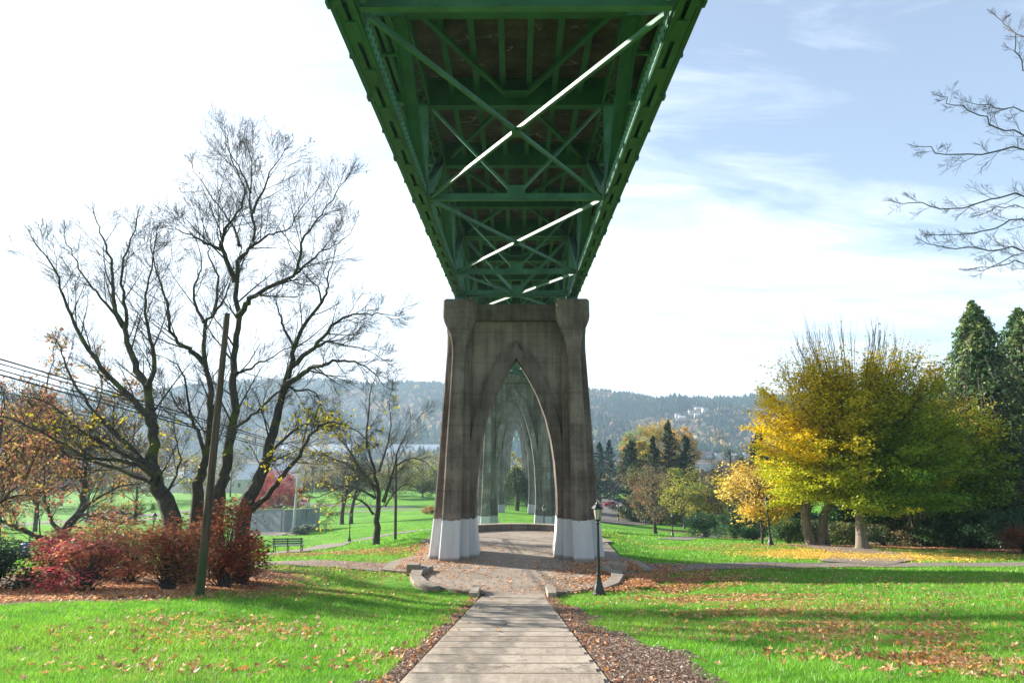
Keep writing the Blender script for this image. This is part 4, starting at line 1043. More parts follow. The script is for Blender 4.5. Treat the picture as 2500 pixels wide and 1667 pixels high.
# overhanging bare branches at the upper right, trunk just outside the picture
H_ = [
 ([(2960, 1560), (2930, 1300), (2900, 1000), (2880, 700), (2860, 400), (2850, 100), (2840, -200)], .8, .12, .5, 15, 3.4),
 ([(2885, 760), (2760, 690), (2640, 640), (2500, 580), (2400, 587), (2310, 590), (2253, 562)], .09, .012, -1.0, 18, .75),
 ([(2890, 900), (2760, 830), (2640, 790), (2500, 750), (2420, 765), (2330, 795), (2250, 785), (2190, 775)], .09, .012, 1, 20, .75),
 ([(2875, 600), (2740, 560), (2620, 545), (2500, 520), (2430, 490), (2390, 440), (2330, 400), (2300, 370)], .08, .012, .5, 18, .7),
 ([(2870, 520), (2740, 470), (2600, 430), (2500, 425), (2430, 415), (2370, 395)], .07, .012, 1.5, 14, .6),
 ([(2865, 450), (2740, 350), (2620, 310), (2500, 262), (2485, 200), (2470, 120)], .07, .012, -.5, 12, .6),
 ([(2895, 980), (2760, 910), (2640, 870), (2500, 840), (2420, 880), (2350, 895), (2280, 900)], .08, .012, 0, 18, .7),
 ([(2900, 1050), (2760, 990), (2620, 960), (2500, 950), (2430, 962), (2360, 955), (2290, 940), (2255, 925)], .08, .012, 1.2, 18, .7),
 ([(2900, 1100), (2740, 1060), (2600, 1010), (2500, 1000), (2440, 1020), (2370, 1030)], .06, .012, -.6, 10, .6),
 ([(2895, 1000), (2740, 990), (2600, 945), (2500, 970), (2440, 1010), (2400, 1035)], .05, .012, -1.6, 10, .6),
 ([(2855, 250), (2740, 200), (2620, 170), (2500, 150), (2450, 90), (2430, 60)], .06, .012, .6, 10, .6),
 ([(2900, 1080), (2760, 1010), (2620, 900), (2500, 800), (2440, 800), (2400, 820)], .05, .012, .3, 10, .6),
]
Hs = [H_[0]] + [([(x, y / 1.568 if x <= 2500 else y * .72) for x, y in pix], *o_) for pix, *o_ in H_[1:]]
HP = dict(BAREP); HP.update(kids=[9, 8, 5, 3], rmin=.0034, levels=4, seg=[5, 5, 4, 3], ratio=[.5, .5, .5, .5], rr=.4)
traced_tree('bare_tree', 'bare tree at the right edge whose thin twigs reach into the sky', 'tree', (2960, 1560), 17, Hs, 18, P_=HP, thick=.30, barkm=M_noise('grey_bark', (.10, .09, .095), (.2, .18, .18), 6, .9, bs=.3))

# ------------------------------------------------------------------ trees and shrubs on the right
YG = [(.30, .26, .015), (.22, .26, .02), (.13, .22, .02), (.40, .30, .015)]
def hornbeam(name, label, px, d, top_py, wl_px, wr_px, cb_py, seed, nprim, leafn, leafs, group, tr=.38):
    R_ = random.Random(seed); nr = np.random.default_rng(seed)
    b = at(px, d, -.1); root = thing(name, label, 'tree', b, group=group)
    H = topz(px, top_py, d) - b.z; wl = pxw(px - wl_px, d); wr = pxw(wr_px - px, d); cb = topz(px, cb_py, d) - b.z; th = cb * 1.15
    mb = MB(); pr = smooth_poly([Vector((0, 0, -.2)), Vector((-.05, 0, th * .5)), Vector((.05, 0, th)), Vector((.1, 0, H * .55)), Vector((0, 0, H * .8))], 3)
    k = len(pr); rads = [tr * (1.5 if i == 0 else 1.12 if i == 1 else 1 - .9 * (i / (k - 1)) ** 1.1) for i in range(k)]
    mb.tubes([(np.array([tuple(p) for p in pr]), np.array(rads))], 12); 
    for a in np.linspace(0, 5.5, 6): mb.tubes([(np.array([(0, 0, .5), (math.cos(a) * tr * 1.1, math.sin(a) * tr * 1.1, .12), (math.cos(a) * tr * 2.4, math.sin(a) * tr * 2.4, -.12)]), np.array([tr * .5, tr * .35, tr * .12]))], 6)
    mb.build('trunk', PALEBARK, root, smooth=True)
    prim = []; sec = []; LP = []; LC = []
    for i in range(nprim):
        f = (i + R_.random()) / nprim; a = R_.random() * 6.283
        # envelope: widest a little below the middle, egg shaped top
        zt = cb * .85 + (H - cb * .85) * (f * .93) ** 1.0
        u = (zt - cb * .85) / (H - cb * .85)
        env = max(0.10, (1 - u ** 2.4) ** .62 * (0.80 + .30 * math.sin(min(u * 2.6, 3.1)))) 
        rr = env * R_.uniform(.80, 1.0) ** .5 * R_.choice([1, 1, 1, 1, .62])
        wx = (wl if math.cos(a) < 0 else wr); e = Vector((math.cos(a) * wx * rr, math.sin(a) * (wl + wr) * .46 * rr, zt + R_.gauss(0, .3)))
        s0 = Vector((0, 0, th * .95 + (H * .5 - th) * max(0, u - .1) * R_.uniform(.6, 1)))
        m = s0.lerp(e, .5) + Vector((0, 0, -.04 * e.length + .10 * (1 - u) * 2)); m.x *= .95; m.y *= .95
        pts = smooth_poly([s0, s0.lerp(m, .5) + Vector((R_.gauss(0, .15), R_.gauss(0, .15), .1)), m, e], 4); n = len(pts)
        prim.append((np.array([tuple(p) for p in pts]), np.linspace(.10 * (1 - .5 * u), .015, n)))
        for j in range(18):
            t = .30 + .70 * (j + R_.random()) / 18; q = pts[min(int(t * (n - 1)), n - 2)].lerp(pts[min(int(t * (n - 1)) + 1, n - 1)], (t * (n - 1)) % 1)
            dirn = (pts[-1] - pts[0]).normalized()
            lat = Vector((R_.gauss(0, 1), R_.gauss(0, 1), R_.gauss(.1, .35))).normalized(); dd = (dirn * (.7 + u * .6) + lat * .85); dd.z = dd.z * (.45 + .75 * u) ; dd.normalize()
            L = R_.uniform(.7, 1.9) * (1.0 if u < .7 else 1.25)
            if u > .6: dd = Vector((dd.x * .45, dd.y * .45, abs(dd.z) + .5)).normalized()
            e2 = q + dd * L; mid = q.lerp(e2, .5) + Vector((0, 0, .05 * L)); sec.append((np.array([tuple(q), tuple(mid), tuple(e2)]), np.array([.014, .010, .005])))
            hz = (e2.z) / H
            pb = np.clip((hz - .72) / .17, 0, 1)         # bare towards the top
            nl = int(leafn * (1 - .98 * pb) * R_.uniform(.6, 1.3))
            if nl <= 0: continue
            tt_ = nr.random(nl); P0 = np.array(q)[None] * (1 - tt_[:, None]) + np.array(e2)[None] * tt_[:, None]
            sp = nr.normal(size=(nl, 3)) * np.array([.30, .30, .12]); LP.append(P0 + sp)
            hh = np.clip((q.z - cb) / (H - cb) + R_.gauss(0, .1), 0, 1); sunlit = np.clip((-e2.x / wl) * 1.25 + .1, 0, 1)
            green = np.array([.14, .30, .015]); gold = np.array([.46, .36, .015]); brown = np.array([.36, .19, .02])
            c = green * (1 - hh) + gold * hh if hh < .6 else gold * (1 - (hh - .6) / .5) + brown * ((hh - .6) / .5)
            c = c * (1 - sunlit * .85) + (np.array([.95, .66, .01]) if hh > .18 else np.array([.60, .60, .02])) * sunlit * .85  # brighter gold on the left: sunlight put into the leaf colour
            LC.append(np.tile(c, (nl, 1)) * nr.uniform(.65, 1.3, (nl, 1)))
    mb = MB(); mb.tubes(prim, 5); mb.tubes(sec, 3); mb.build('branches', BARK, root, smooth=True)
    LP = np.vstack(LP); LC = np.vstack(LC); mb = MB(); mb.leaves(LP, nr.uniform(.7, 1.3, len(LP)) * leafs, LC, flat=.28, r=nr); mb.build('crown', LEAF, root)
    return root
hornbeam('hornbeam_tree', 'big round hornbeam turning yellow, pale upright trunk at the edge of the path', 2100, 50, 768, 1862, 2330, 1215, 31, 290, 46, .21, 'hornbeams right of the lawn', .40)
hornbeam('hornbeam_tree', 'second golden brown hornbeam, partly hidden behind the big round one on its right', 2262, 58, 900, 2080, 2440, 1235, 32, 200, 34, .23, 'hornbeams right of the lawn', .3)

# double trunk beside it
root = thing('twin_trunk_tree', 'tree with two thick curved pale trunks left of the big hornbeam', 'tree', at(1985, 54, -.1))
b_ = root.location
mb = MB(); R_ = random.Random(5)
for pts, r0 in (([(1985, 1338), (1972, 1300), (1966, 1255), (1968, 1215), (1960, 1170), (1940, 1120)], .42), ([(2003, 1338), (2006, 1300), (2012, 1255), (2030, 1225), (2040, 1180), (2050, 1120)], .36), ([(2025, 1340), (2018, 1310), (2016, 1275), (2022, 1240)], .2)):
    q = smooth_poly([P(x, y, 54 + i * .2) - b_ for i, (x, y) in enumerate(pts)], 3); q[0].z = -.2
    mb.tubes([(np.array([tuple(p) for p in q]), np.linspace(r0, r0 * .55, len(q)))], 9)
mb.build('trunk', PALEBARK, root, smooth=True)
br = []
for i in range(46):
    s = P(R_.choice([1962, 1970, 2030, 2040]), R_.uniform(1140, 1235), 54.5) - b_
    pr_shoot(s, Vector((R_.gauss(-.5, .8), R_.gauss(0, .6), R_.uniform(0, 1))), R_.uniform(2.2, 4.5), .05, 2, br, R_, BAREP)
mb = MB(); mb.tubes([(p, r) for p, r, l in br], 3); mb.build('branches', PALEBARK, root, smooth=True)

YE = [(.80, .56, .10), (.85, .62, .18), (.68, .52, .08)]
clump_tree('small_maple', 'small maple with pale yellow leaves and a slim trunk left of the right lamp post', 'tree', at(1856, 57, -.1), topz(1856, 1128, 57) - tz(at(1856, 57).x, 57), pxw(235, 57), 1.9, 56, 7000, YE, .25, 41, tr=.13, clr=.13, shape='round', twigs=9, depthw=6)
# cypress and cedar group in the middle distance
DG = ((.014, .042, .02), (.022, .06, .026), (.012, .035, .02))
for px, topy, w, d, s_, lab in [(1545, 1078, 120, 150, 1, 'green cypress at the left end of the conifer group beyond the lawn'), (1601, 1066, 84, 165, 2, 'slim dark cypress with yellow poplar behind it, second of the conifer group'), (1638, 1030, 104, 168, 3, 'tallest dark cypress in the middle of the conifer group'),
                       (1679, 1064, 92, 160, 4, 'dark cypress at the right end of the conifer group'), (1863, 1040, 110, 120, 5, 'dark conifer rising just left of the big hornbeam')]:
    b_ = at(px, d, -.2); conifer('cypress_tree', lab, 'conifer', b_, topz(px, topy, d) - b_.z, pxw(w, d), 50 + s_, n=4200, cols=DG, group='cypresses beyond the lawn', droop=.05, ls=.55, ragged=.3, pw=.62)
for px, topy, w, d, s_, lab in [(1466, 1082, 60, 225, 6, 'blue green conifer just right of the nearest pier'), (1490, 1076, 62, 235, 7, 'pointed dark conifer, second right of the nearest pier'), (1450, 1120, 40, 215, 8, 'low dark conifer half hidden by the nearest pier')]:
    b_ = at(px, d, -.2); conifer('cypress_tree', lab, 'conifer', b_, topz(px, topy, d) - b_.z, pxw(w, d), 50 + s_, n=2600, cols=DG, group='cypresses beyond the parking lot', droop=.05, ls=.8, ragged=.25, pw=.6)
PO = [(.60, .38, .06), (.55, .40, .05), (.48, .38, .07)]
for px, topy, w, d, cols, s_, lab in [(1553, 1038, 95, 270, [(.30, .36, .10), (.36, .38, .12)], 1, 'pale green poplar, leftmost behind the cypresses'), (1603, 1022, 130, 275, PO, 2, 'tall golden poplar behind the slim cypress'), (1668, 1044, 95, 268, [(.58, .36, .05), (.5, .33, .05)], 3, 'golden poplar behind the right end of the cypresses'),
                                 (1532, 1066, 50, 262, [(.58, .36, .14), (.5, .3, .12)], 4, 'small peach coloured poplar left of the pale green one'), (1580, 1062, 70, 262, [(.55, .42, .05)], 5, 'low bright yellow poplar between the cypress tops')]:
    b_ = at(px, d, -.2); clump_tree('poplar_tree', lab, 'tree', b_, topz(px, topy, d) - b_.z, pxw(w, d), 4, 60, 5200, cols, .9, 60 + s_, shape='egg' if w < 60 else 'round', group='poplars behind the cypresses', clr=.14, tr=.35)
mids = [ # px, top, w, d, cb, cols, leaf, n, bare-ish kind, label
 (1597, 1150, 135, 96, .9, [(.20, .13, .07), (.28, .2, .1)], .2, 1500, 'bare brown twiggy tree beside the lamp post on the far lawn', 'vase'),
 (1668, 1140, 120, 128, 2.2, [(.38, .34, .04), (.22, .28, .03), (.3, .28, .05)], .34, 2600, 'thin yellow green tree right of the twiggy brown one', 'round'),
 (1730, 1165, 110, 118, 2, [(.36, .30, .05), (.18, .22, .03)], .36, 2600, 'loose yellowish tree above the dark laurel hedge', 'round'),
 (1790, 1060, 170, 132, 7, [(.30, .24, .05), (.22, .20, .05)], .32, 1500, 'locust with crooked dark branches and few yellow leaves left of the big hornbeam', 'dome'),
 (1765, 1130, 110, 150, 2, [(.14, .07, .09), (.2, .1, .1)], .4, 2400, 'dull purple tree behind the laurel hedge', 'round'),
 (1655, 1110, 90, 175, 2, [(.07, .12, .03), (.2, .16, .04)], .5, 2600, 'dark green broadleaf tree in front of the cypresses', 'round'),
 (1575, 1120, 95, 140, 2, [(.10, .13, .04), (.24, .12, .06)], .42, 2400, 'reddish green tree at the foot of the left cypress', 'round'),
 (1830, 1110, 120, 105, 2, [(.26, .17, .10), (.2, .14, .08)], .3, 2000, 'pale brown nearly bare tree behind the small yellow maple', 'vase'),
 (1905, 1150, 130, 92, 1, [(.10, .07, .05), (.14, .12, .05)], .3, 2600, 'dark brown thicket tree behind the twin trunks', 'round'),
 (1560, 1175, 90, 170, 1, [(.13, .18, .05), (.3, .16, .07)], .5, 3000, 'low green and rust tree left of the twiggy brown one', 'round'),
 (1625, 1180, 90, 150, 1, [(.06, .11, .035), (.10, .14, .04)], .5, 3000, 'low dark green tree between the twiggy brown and the yellow green one', 'round'),
 (1700, 1185, 110, 140, 1, [(.12, .15, .05), (.34, .26, .05)], .45, 3400, 'low yellow green tree behind the left part of the laurel hedge', 'round'),
 (1780, 1170, 130, 120, 1, [(.28, .19, .09), (.14, .13, .06)], .42, 3600, 'brownish tree above the middle part of the laurel hedge', 'round'),
 (1850, 1090, 110, 135, 2, [(.24, .17, .09), (.16, .13, .07)], .4, 2600, 'tall pale brown tree left of the big hornbeam', 'vase'),
 (1500, 1180, 60, 250, 2, [(.12, .12, .09), (.2, .16, .09)], .7, 2000, 'grey green tree behind the parking lot', 'round'),
]
mids = [(px, ty, w, d, cb, [tuple(min(v * 1.45, .8) for v in c) for c in cols], ls, int(n * 1.4), lab, shp) for px, ty, w, d, cb, cols, ls, n, lab, shp in mids]
for i, (px, topy, w, d, cb, cols, ls, n, lab, shp) in enumerate(mids):
    b_ = at(px, d, -.2); clump_tree('park_tree', lab, 'tree', b_, topz(px, topy, d) - b_.z, pxw(w, d), cb, 34, n, cols, ls, 70 + i, shape=shp, clr=.16, tr=.22, twigs=9, group='mixed trees right of the far lawn')
# dense evergreens at the right edge
for px, topy, w, d, s_, lab in [(2425, 742, 430, 60, 1, 'tall dark cedar with light green tips at the right edge'), (2540, 760, 460, 63, 2, 'broad cedar cut off by the right edge of the picture'), (2325, 925, 300, 68, 3, 'lower cedar between the hornbeams and the tall cedar'), (2700, 720, 460, 66, 4, 'cedar just outside the right edge')]:
    b_ = at(px, d, -.2); conifer('cedar_tree', lab, 'conifer', b_, topz(px, topy, d) - b_.z, pxw(w, d), 80 + s_, n=34000, cols=((.11, .19, .06), (.07, .14, .045), (.20, .25, .08)), droop=.6, ls=.42, ragged=.62, pw=.75, group='cedars at the right edge')
GB = [(.05, .13, .045), (.08, .17, .055), (.035, .09, .04)]
bushes = [ # px, d, w px, h, cols
 (1720, 96, 110, 3.6, GB, 'dark laurel hedge behind the far lawn, left part'), (1790, 88, 110, 3.8, GB, 'dark laurel hedge behind the far lawn, middle part'), (1555, 150, 90, 5.0, [(.08, .15, .045), (.2, .17, .05)], 'green bush at the edge of the parking lot, left end of the far hedge'), (1610, 142, 100, 4.6, [(.05, .11, .04)], 'dark green bush in the far hedge below the cypresses'),
 (1670, 136, 100, 5.0, [(.10, .15, .04), (.3, .22, .06)], 'olive bush at the right end of the far hedge'), (1530, 158, 50, 2.6, [(.5, .4, .06)], 'small yellow bush beside the parking lot'), (1640, 150, 70, 7.5, [(.07, .13, .04), (.22, .12, .06)], 'tall mixed bush in front of the tallest cypress'),
 (1835, 76, 60, 1.6, [(.05, .14, .04)], 'small bright green bush at the end of the laurel hedge'),
 (1920, 62, 90, 2.6, [(.09, .16, .05), (.06, .12, .04)], 'green bush between the right lamp post and the twin trunks'), (1980, 64, 110, 2.4, [(.05, .10, .035), (.12, .13, .05)], 'bush behind the twin trunks'),
 (2050, 60, 90, 2.3, [(.10, .17, .05), (.2, .2, .06)], 'light green bush between the twin trunks and the hornbeam trunk'), (2150, 60, 100, 2.2, [(.06, .12, .04), (.16, .13, .05)], 'bush right of the hornbeam trunk'),
 (2225, 58, 110, 1.8, [(.16, .10, .05), (.10, .12, .04)], 'brownish low bush right of the hornbeam trunk'), (2300, 56, 130, 3.0, GB, 'dark green shrub left of the reddish bush'), (2380, 54, 140, 3.6, [(.035, .10, .04), (.06, .14, .05)], 'glossy green shrub under the tall cedar'),
 (2440, 52, 110, 3.0, GB, 'green shrub behind the reddish bush'), (2500, 54, 120, 3.6, GB, 'dark shrub at the right edge'), (2090, 66, 200, 4.5, GB, 'tall dark thicket behind the hornbeam trunk'), (2230, 66, 220, 5.5, GB, 'tall dark thicket right of the hornbeam trunk'),
 (2400, 62, 240, 6.5, GB, 'tall dark thicket below the cedars'), (1950, 70, 160, 4.8, GB, 'tall dark thicket behind the right lamp post'),
]
for i, (px, d, w, h, cols, lab) in enumerate(bushes):
    ww = pxw(w, d); bush('shrub', lab, 'shrub', at(px, d, -.1), ww, h, int(1500 + ww * h * 230), cols, .20 if h < 4 else .26, 100 + i, group='green shrubs at the edge of the wood', depthw=min(ww, 4.0), clr=.15, ncl=40)
bush('red_bush', 'low rounded reddish brown bush at the right edge of the lawn', 'shrub', at(2490, 47, -.1), 2.9, 2.1, 5000, [(.16, .045, .025), (.22, .07, .03)], .12, 130, clr=.2)
# thin crooked trunks in the wood
for i, (px, d, lean, lab) in enumerate([(2270, 57, .4, 'thin crooked trunk standing right of the hornbeams'), (2235, 60, -.5, 'thin dark trunk just right of the big hornbeam'), (2420, 58, -1.4, 'pale crooked stem leaning left before the cedars'), (2465, 59, .6, 'pale thin stem rising near the right edge')]):
    b_ = at(px, d, -.1); root = thing('young_tree', lab, 'tree', b_, group='thin trunks at the edge of the wood'); R_ = random.Random(900 + i); out = []
    q = smooth_poly([Vector((0, 0, -.1)), Vector((lean * .3 + R_.gauss(0, .15), 0, 1.4)), Vector((lean * .8, .1, 2.8)), Vector((lean * 1.2 + R_.gauss(0, .3), 0, 4.4)), Vector((lean * 1.7, 0, 6.6))], 3)
    mb = MB(); mb.tubes([(np.array([tuple(p) for p in q]), np.linspace(.13, .03, len(q)))], 7); mb.build('trunk', PALEBARK, root, smooth=True)
    spawn([tuple(p) for p in q], list(np.linspace(.13, .03, len(q))), [(q[min(j + 1, len(q) - 1)] - q[max(j - 1, 0)]).normalized() for j in range(len(q))], 5, 0, out, R_, BAREP, 9, t0=.3)
    mb = MB(); mb.tubes([(p, r) for p, r, l in out if l < 4], 3); mb.build('branches', PALEBARK, root, smooth=True)

# ------------------------------------------------------------------ shrubs and trees on the left
DR = [(.38, .055, .04), (.52, .11, .06), (.22, .04, .03), (.55, .27, .07), (.18, .14, .04)]
PK = [(.85, .09, .17), (.88, .24, .28), (.45, .16, .08), (.55, .28, .1), (.3, .14, .07)]
BR_ = [(.38, .16, .08), (.5, .22, .1), (.3, .1, .06), (.42, .3, .08)]
for i, (px, d, w, h, cols, n, lab) in enumerate([
    (555, 25.0, 165, 3.3, DR, 9000, 'tallest dark red shrub, right behind the leaning timber pole'), (600, 27.5, 120, 2.0, [(.12, .10, .03), (.20, .06, .03), (.1, .12, .03)], 4200, 'low green and dark red shrub right of the timber pole'),
    (420, 23.5, 190, 2.5, [(.50, .10, .07), (.36, .14, .08), (.58, .28, .11), (.26, .16, .06)], 8500, 'rusty red shrub with bare stems left of the timber pole'), (330, 26.5, 150, 2.3, BR_, 4200, 'brown and orange shrub behind the pink ones'),
    (225, 22.5, 190, 1.9, PK, 6500, 'bright pink red shrub at the left, above the leaf bed'), (150, 24, 140, 2.1, PK, 4200, 'second pink shrub at the far left'), (260, 28, 190, 2.8, BR_, 4600, 'brown leaved shrub behind the pink shrub'), (485, 27, 120, 2.6, DR, 4200, 'dark red shrub hidden behind the timber pole')]):
    bush('red_shrub', lab, 'shrub', at(px, d, -.05), pxw(w, d) * 1.15, h * 1.08, int(n * .42), cols, .155, 150 + i, group='red shrubs on the leaf bed', depthw=min(pxw(w, d), 2.2), layered=True, flat=.8, clr=.21, ncl=60)
bush('dark_bush', 'dark evergreen bush in shade at the left edge', 'shrub', at(0, 23, -.1), 2.6, 2.0, 5000, [(.02, .05, .02), (.03, .07, .03)], .12, 170, clr=.2)
bush('dark_bush', 'low dark holly bush beside the amphitheatre wall', 'shrub', at(745, 100, -.1), 3.6, 1.7, 1600, [(.10, .14, .09), (.2, .24, .18)], .3, 171)
bush('straw_bush', 'tuft of straw coloured ornamental grass left of the nearest pier', 'shrub', at(1053, 128, -.1), 3.6, 1.6, 1600, [(.42, .27, .09)], .3, 172)
clump_tree('red_maple', 'low red leaved tree behind the amphitheatre wall', 'tree', at(680, 150, -.2), 9.0, pxw(150, 150), 1.6, 50, 9000, [(.48, .06, .06), (.55, .10, .08), (.40, .08, .07)], .42, 180, shape='dome', clr=.13, tr=.3)
lf = [ # px, top, w, d, cols, n, shape, label
 (835, 1120, 150, 172, [(.24, .19, .10), (.3, .25, .12)], 1600, 'vase', 'brown half bare tree left of the wide bare tree'),
 (870, 1085, 120, 230, [(.05, .11, .06), (.06, .13, .07)], 3600, 'cone', 'dark green conifer behind the wide bare tree'),
 (760, 1078, 120, 250, [(.42, .30, .10), (.36, .28, .1)], 2600, 'round', 'pale golden tree beyond the red leaved one'),
 (960, 1120, 110, 210, [(.14, .16, .05), (.3, .3, .06)], 3000, 'round', 'green and yellow tree left of the nearest pier'),
 (1030, 1112, 150, 216, [(.34, .36, .04), (.2, .26, .04), (.44, .38, .05)], 4200, 'round', 'yellow green willow just left of the nearest pier'),
 (1075, 1150, 80, 205, [(.16, .2, .06)], 2600, 'round', 'green tree touching the left side of the nearest pier'),
 (560, 1100, 130, 235, [(.26, .22, .15), (.3, .26, .14)], 1500, 'vase', 'grey bare tree above the far lawn, seen between the maples'),
 (470, 1110, 150, 215, [(.28, .22, .06), (.4, .34, .06)], 2600, 'round', 'yellowish tree far behind the leaning maple'),
 (380, 1090, 150, 225, [(.2, .17, .12)], 1800, 'vase', 'grey brown tree behind the parked cars'),
 (270, 1075, 170, 215, [(.2, .15, .10), (.25, .17, .1)], 2400, 'vase', 'bare brown tree behind the far left lawn'),
 (150, 1060, 180, 205, [(.26, .14, .08), (.3, .2, .08)], 3000, 'round', 'rusty tree behind the far left lawn'),
 (90, 1000, 260, 95, [(.22, .12, .06), (.3, .16, .07)], 1600, 'vase', 'twiggy brown tree behind the dark low forked tree'),
 (330, 1040, 230, 120, [(.2, .15, .08), (.34, .26, .05)], 1300, 'vase', 'twiggy tree with few yellow leaves behind the leaning maple'),
 (0, 960, 260, 80, [(.3, .16, .07), (.42, .24, .07)], 2000, 'vase', 'orange brown twiggy tree at the left edge behind the orange maple'),
 (210, 1020, 200, 140, [(.16, .12, .09)], 1200, 'vase', 'dark twiggy tree before the parked cars'),
 (40, 1040, 190, 200, [(.36, .2, .08), (.4, .26, .08)], 3000, 'round', 'orange tree far behind the left edge'),
 (640, 1120, 90, 262, [(.10, .13, .08)], 2000, 'cone', 'small dark conifer beyond the white sheds'),
 (915, 1150, 80, 262, [(.3, .18, .09)], 2000, 'round', 'small rusty tree beyond the wide bare tree'),
]
for i, (px, topy, w, d, cols, n, shp, lab) in enumerate(lf):
    b_ = at(px, d, -.2); H_ = topz(px, topy, d) - b_.z
    clump_tree('park_tree', lab, 'tree', b_, H_, pxw(w, d), H_ * .18, 36, n, cols, .62, 200 + i, shape=shp, clr=.15, tr=.35, twigs=10, group='mixed trees left of the far lawn')
for i, (px, h, lean) in enumerate([(836, 9.5, .8), (858, 10, .9)]):
    b_ = at(px, 118, -.2); clump_tree('leaning_tree', ['bare tree leaning right on the far lawn, left one of the pair', 'bare tree leaning right on the far lawn, right one of the pair'][i], 'tree', b_, h, 8, 4, 30, 500, [(.3, .24, .1)], .3, 230 + i, shape='vase', lean=2.2, tr=.42, twigs=12, group='pair of leaning trees')
# willow and yellow tree seen through the arches
b_ = at(1262, 152, -.2); root = thing('weeping_willow', 'weeping willow with hanging green curtains, seen through the arch', 'tree', b_)
nr = np.random.default_rng(77); Hh = topz(1262, 1130, 152) - b_.z; ww = pxw(66, 152)
mb = MB(); mb.tubes([(np.array([(0, 0, -.2), (.2, 0, Hh * .3), (-.1, 0, Hh * .55), (.1, 0, Hh * .85)]), np.array([.5, .42, .34, .12]))], 8); mb.build('trunk', BARK, root, smooth=True)
br = []; LP = []; 
for i in range(210):
    a = nr.random() * 6.283; rr = nr.random() ** .5 * ww / 2; top_ = Hh * (1 - .35 * (rr / (ww / 2)) ** 2) * nr.uniform(.82, 1.02); bot_ = nr.uniform(.3, 3.2) if rr > ww * .22 else nr.uniform(3, 7)
    p_ = np.array([[0, 0, Hh * .6], [math.cos(a) * rr * .7, math.sin(a) * rr * .7, top_ * .96], [math.cos(a) * rr, math.sin(a) * rr, top_ * .8], [math.cos(a) * rr * 1.03, math.sin(a) * rr * 1.03, bot_]]); br.append((p_, np.array([.09, .05, .03, .01])))
    nl = 46; t_ = nr.random(nl) ** 1.0; z_ = top_ + (bot_ - top_) * t_; LP.append(np.c_[math.cos(a) * rr + nr.normal(size=nl) * .16, math.sin(a) * rr + nr.normal(size=nl) * .16, z_])
mb = MB(); mb.tubes(br, 4); mb.build('branches', TWIG, root, smooth=True)
LP = np.vstack(LP); mb = MB(); mb.leaves(LP, .34, np.array([.045, .095, .02]) * nr.uniform(.5, 1.7, (len(LP), 1)), r=nr, aspect=.3); mb.build('hanging_foliage', LEAF, root)
b_ = at(1258, 285, -.2); clump_tree('poplar_tree', 'bright yellow poplar seen through the arches above the willow', 'tree', b_, topz(1258, 1096, 285) - b_.z, pxw(44, 285), 3, 30, 4200, [(.6, .46, .05), (.5, .42, .05)], .6, 240, group=None)
b_ = at(1180, 205, -.2); clump_tree('park_tree', 'dark green tree seen between the legs of the nearest pier', 'tree', b_, topz(1180, 1130, 205) - b_.z, pxw(40, 205), 2, 26, 2000, [(.07, .12, .05)], .6, 241, group='mixed trees left of the far lawn')

# ------------------------------------------------------------------ far tree belt by the river, one mass of wood; hills and their forest
def M_far(name, trans=.2):
    return M_leaf(name, trans)
FARL = M_leaf('far_foliage', .15, gl=0.0)
def lowtree(mb, bases, hs, ws, cols, kind, nr):
    """kind 0 conifer, 1 round crown: ragged little solids"""
    for k in (0, 1):
        I = np.nonzero(kind == k)[0]; n = len(I)
        if not n: continue
        m = 6; an = np.arange(m) * 2 * math.pi / m
        prof = [(.5, .08), (.40, .34), (.26, .62), (0.03, 1.0)] if k == 0 else [(.22, .10), (.5, .42), (.42, .78), (.08, 1.0)]
        V = []
        for rf, zf in prof:
            jit = nr.uniform(.62, 1.25, (n, m)); rad = (ws[I] * rf)[:, None] * jit
            V.append(np.stack([bases[I, 0][:, None] + rad * np.cos(an + nr.random((n, 1)) * .8), bases[I, 1][:, None] + rad * np.sin(an), bases[I, 2][:, None] + (hs[I] * zf)[:, None] * nr.uniform(.93, 1.06, (n, m))], -1))
        V = np.stack(V, 1); L = len(prof); base = (np.arange(n) * L * m)[:, None, None]; ii = (np.arange(L - 1) * m)[None, :, None]; j = np.arange(m)[None, None, :]; j2 = (j + 1) % m
        q = np.stack([base + ii + j, base + ii + j2, base + ii + m + j2, base + ii + m + j], -1).reshape(-1, 4)
        C = np.repeat(cols[I], L * m, axis=0) * nr.uniform(.7, 1.3, (n * L * m, 1))
        mb.add(V.reshape(-1, 3), q=q, col=C)
nr = np.random.default_rng(5)
n = 900; bx = nr.uniform(-420, 420, n); by = nr.uniform(300, 345, n); keep = (np.abs(bx) > 9); bx, by = bx[keep], by[keep]; n = len(bx)
bz = terrain(bx, by) - .3; kd = (nr.random(n) < .75).astype(int)
pal = np.array([(.10, .13, .06), (.2, .15, .08), (.28, .2, .08), (.16, .12, .09), (.06, .10, .05)]); cc = pal[nr.integers(0, 5, n)]
hs = nr.uniform(5, 10, n) * np.where(kd == 0, 1.25, 1); mb = MB(); lowtree(mb, np.c_[bx, by, bz], hs, hs * np.where(kd == 0, .35, .8), cc, kd, nr)
lp = []; lc = []
for i in range(n):
    m = 34; a = nr.normal(size=(m, 3)); a /= np.linalg.norm(a, axis=1, keepdims=True); r_ = hs[i] * (.2 if kd[i] == 0 else .42)
    lp.append(np.array([bx[i], by[i], bz[i] + hs[i] * .55]) + a * np.array([r_, r_, hs[i] * .42])); lc.append(np.tile(cc[i], (m, 1)))
mb.leaves(np.vstack(lp), nr.uniform(.5, 1.4, n * 34), np.vstack(lc) * nr.uniform(.7, 1.3, (n * 34, 1)), r=nr)
o = mb.build('riverside_wood', FARL); tag(o, 'belt of mixed autumn trees along the river bank behind the park', 'wood', kind='stuff')
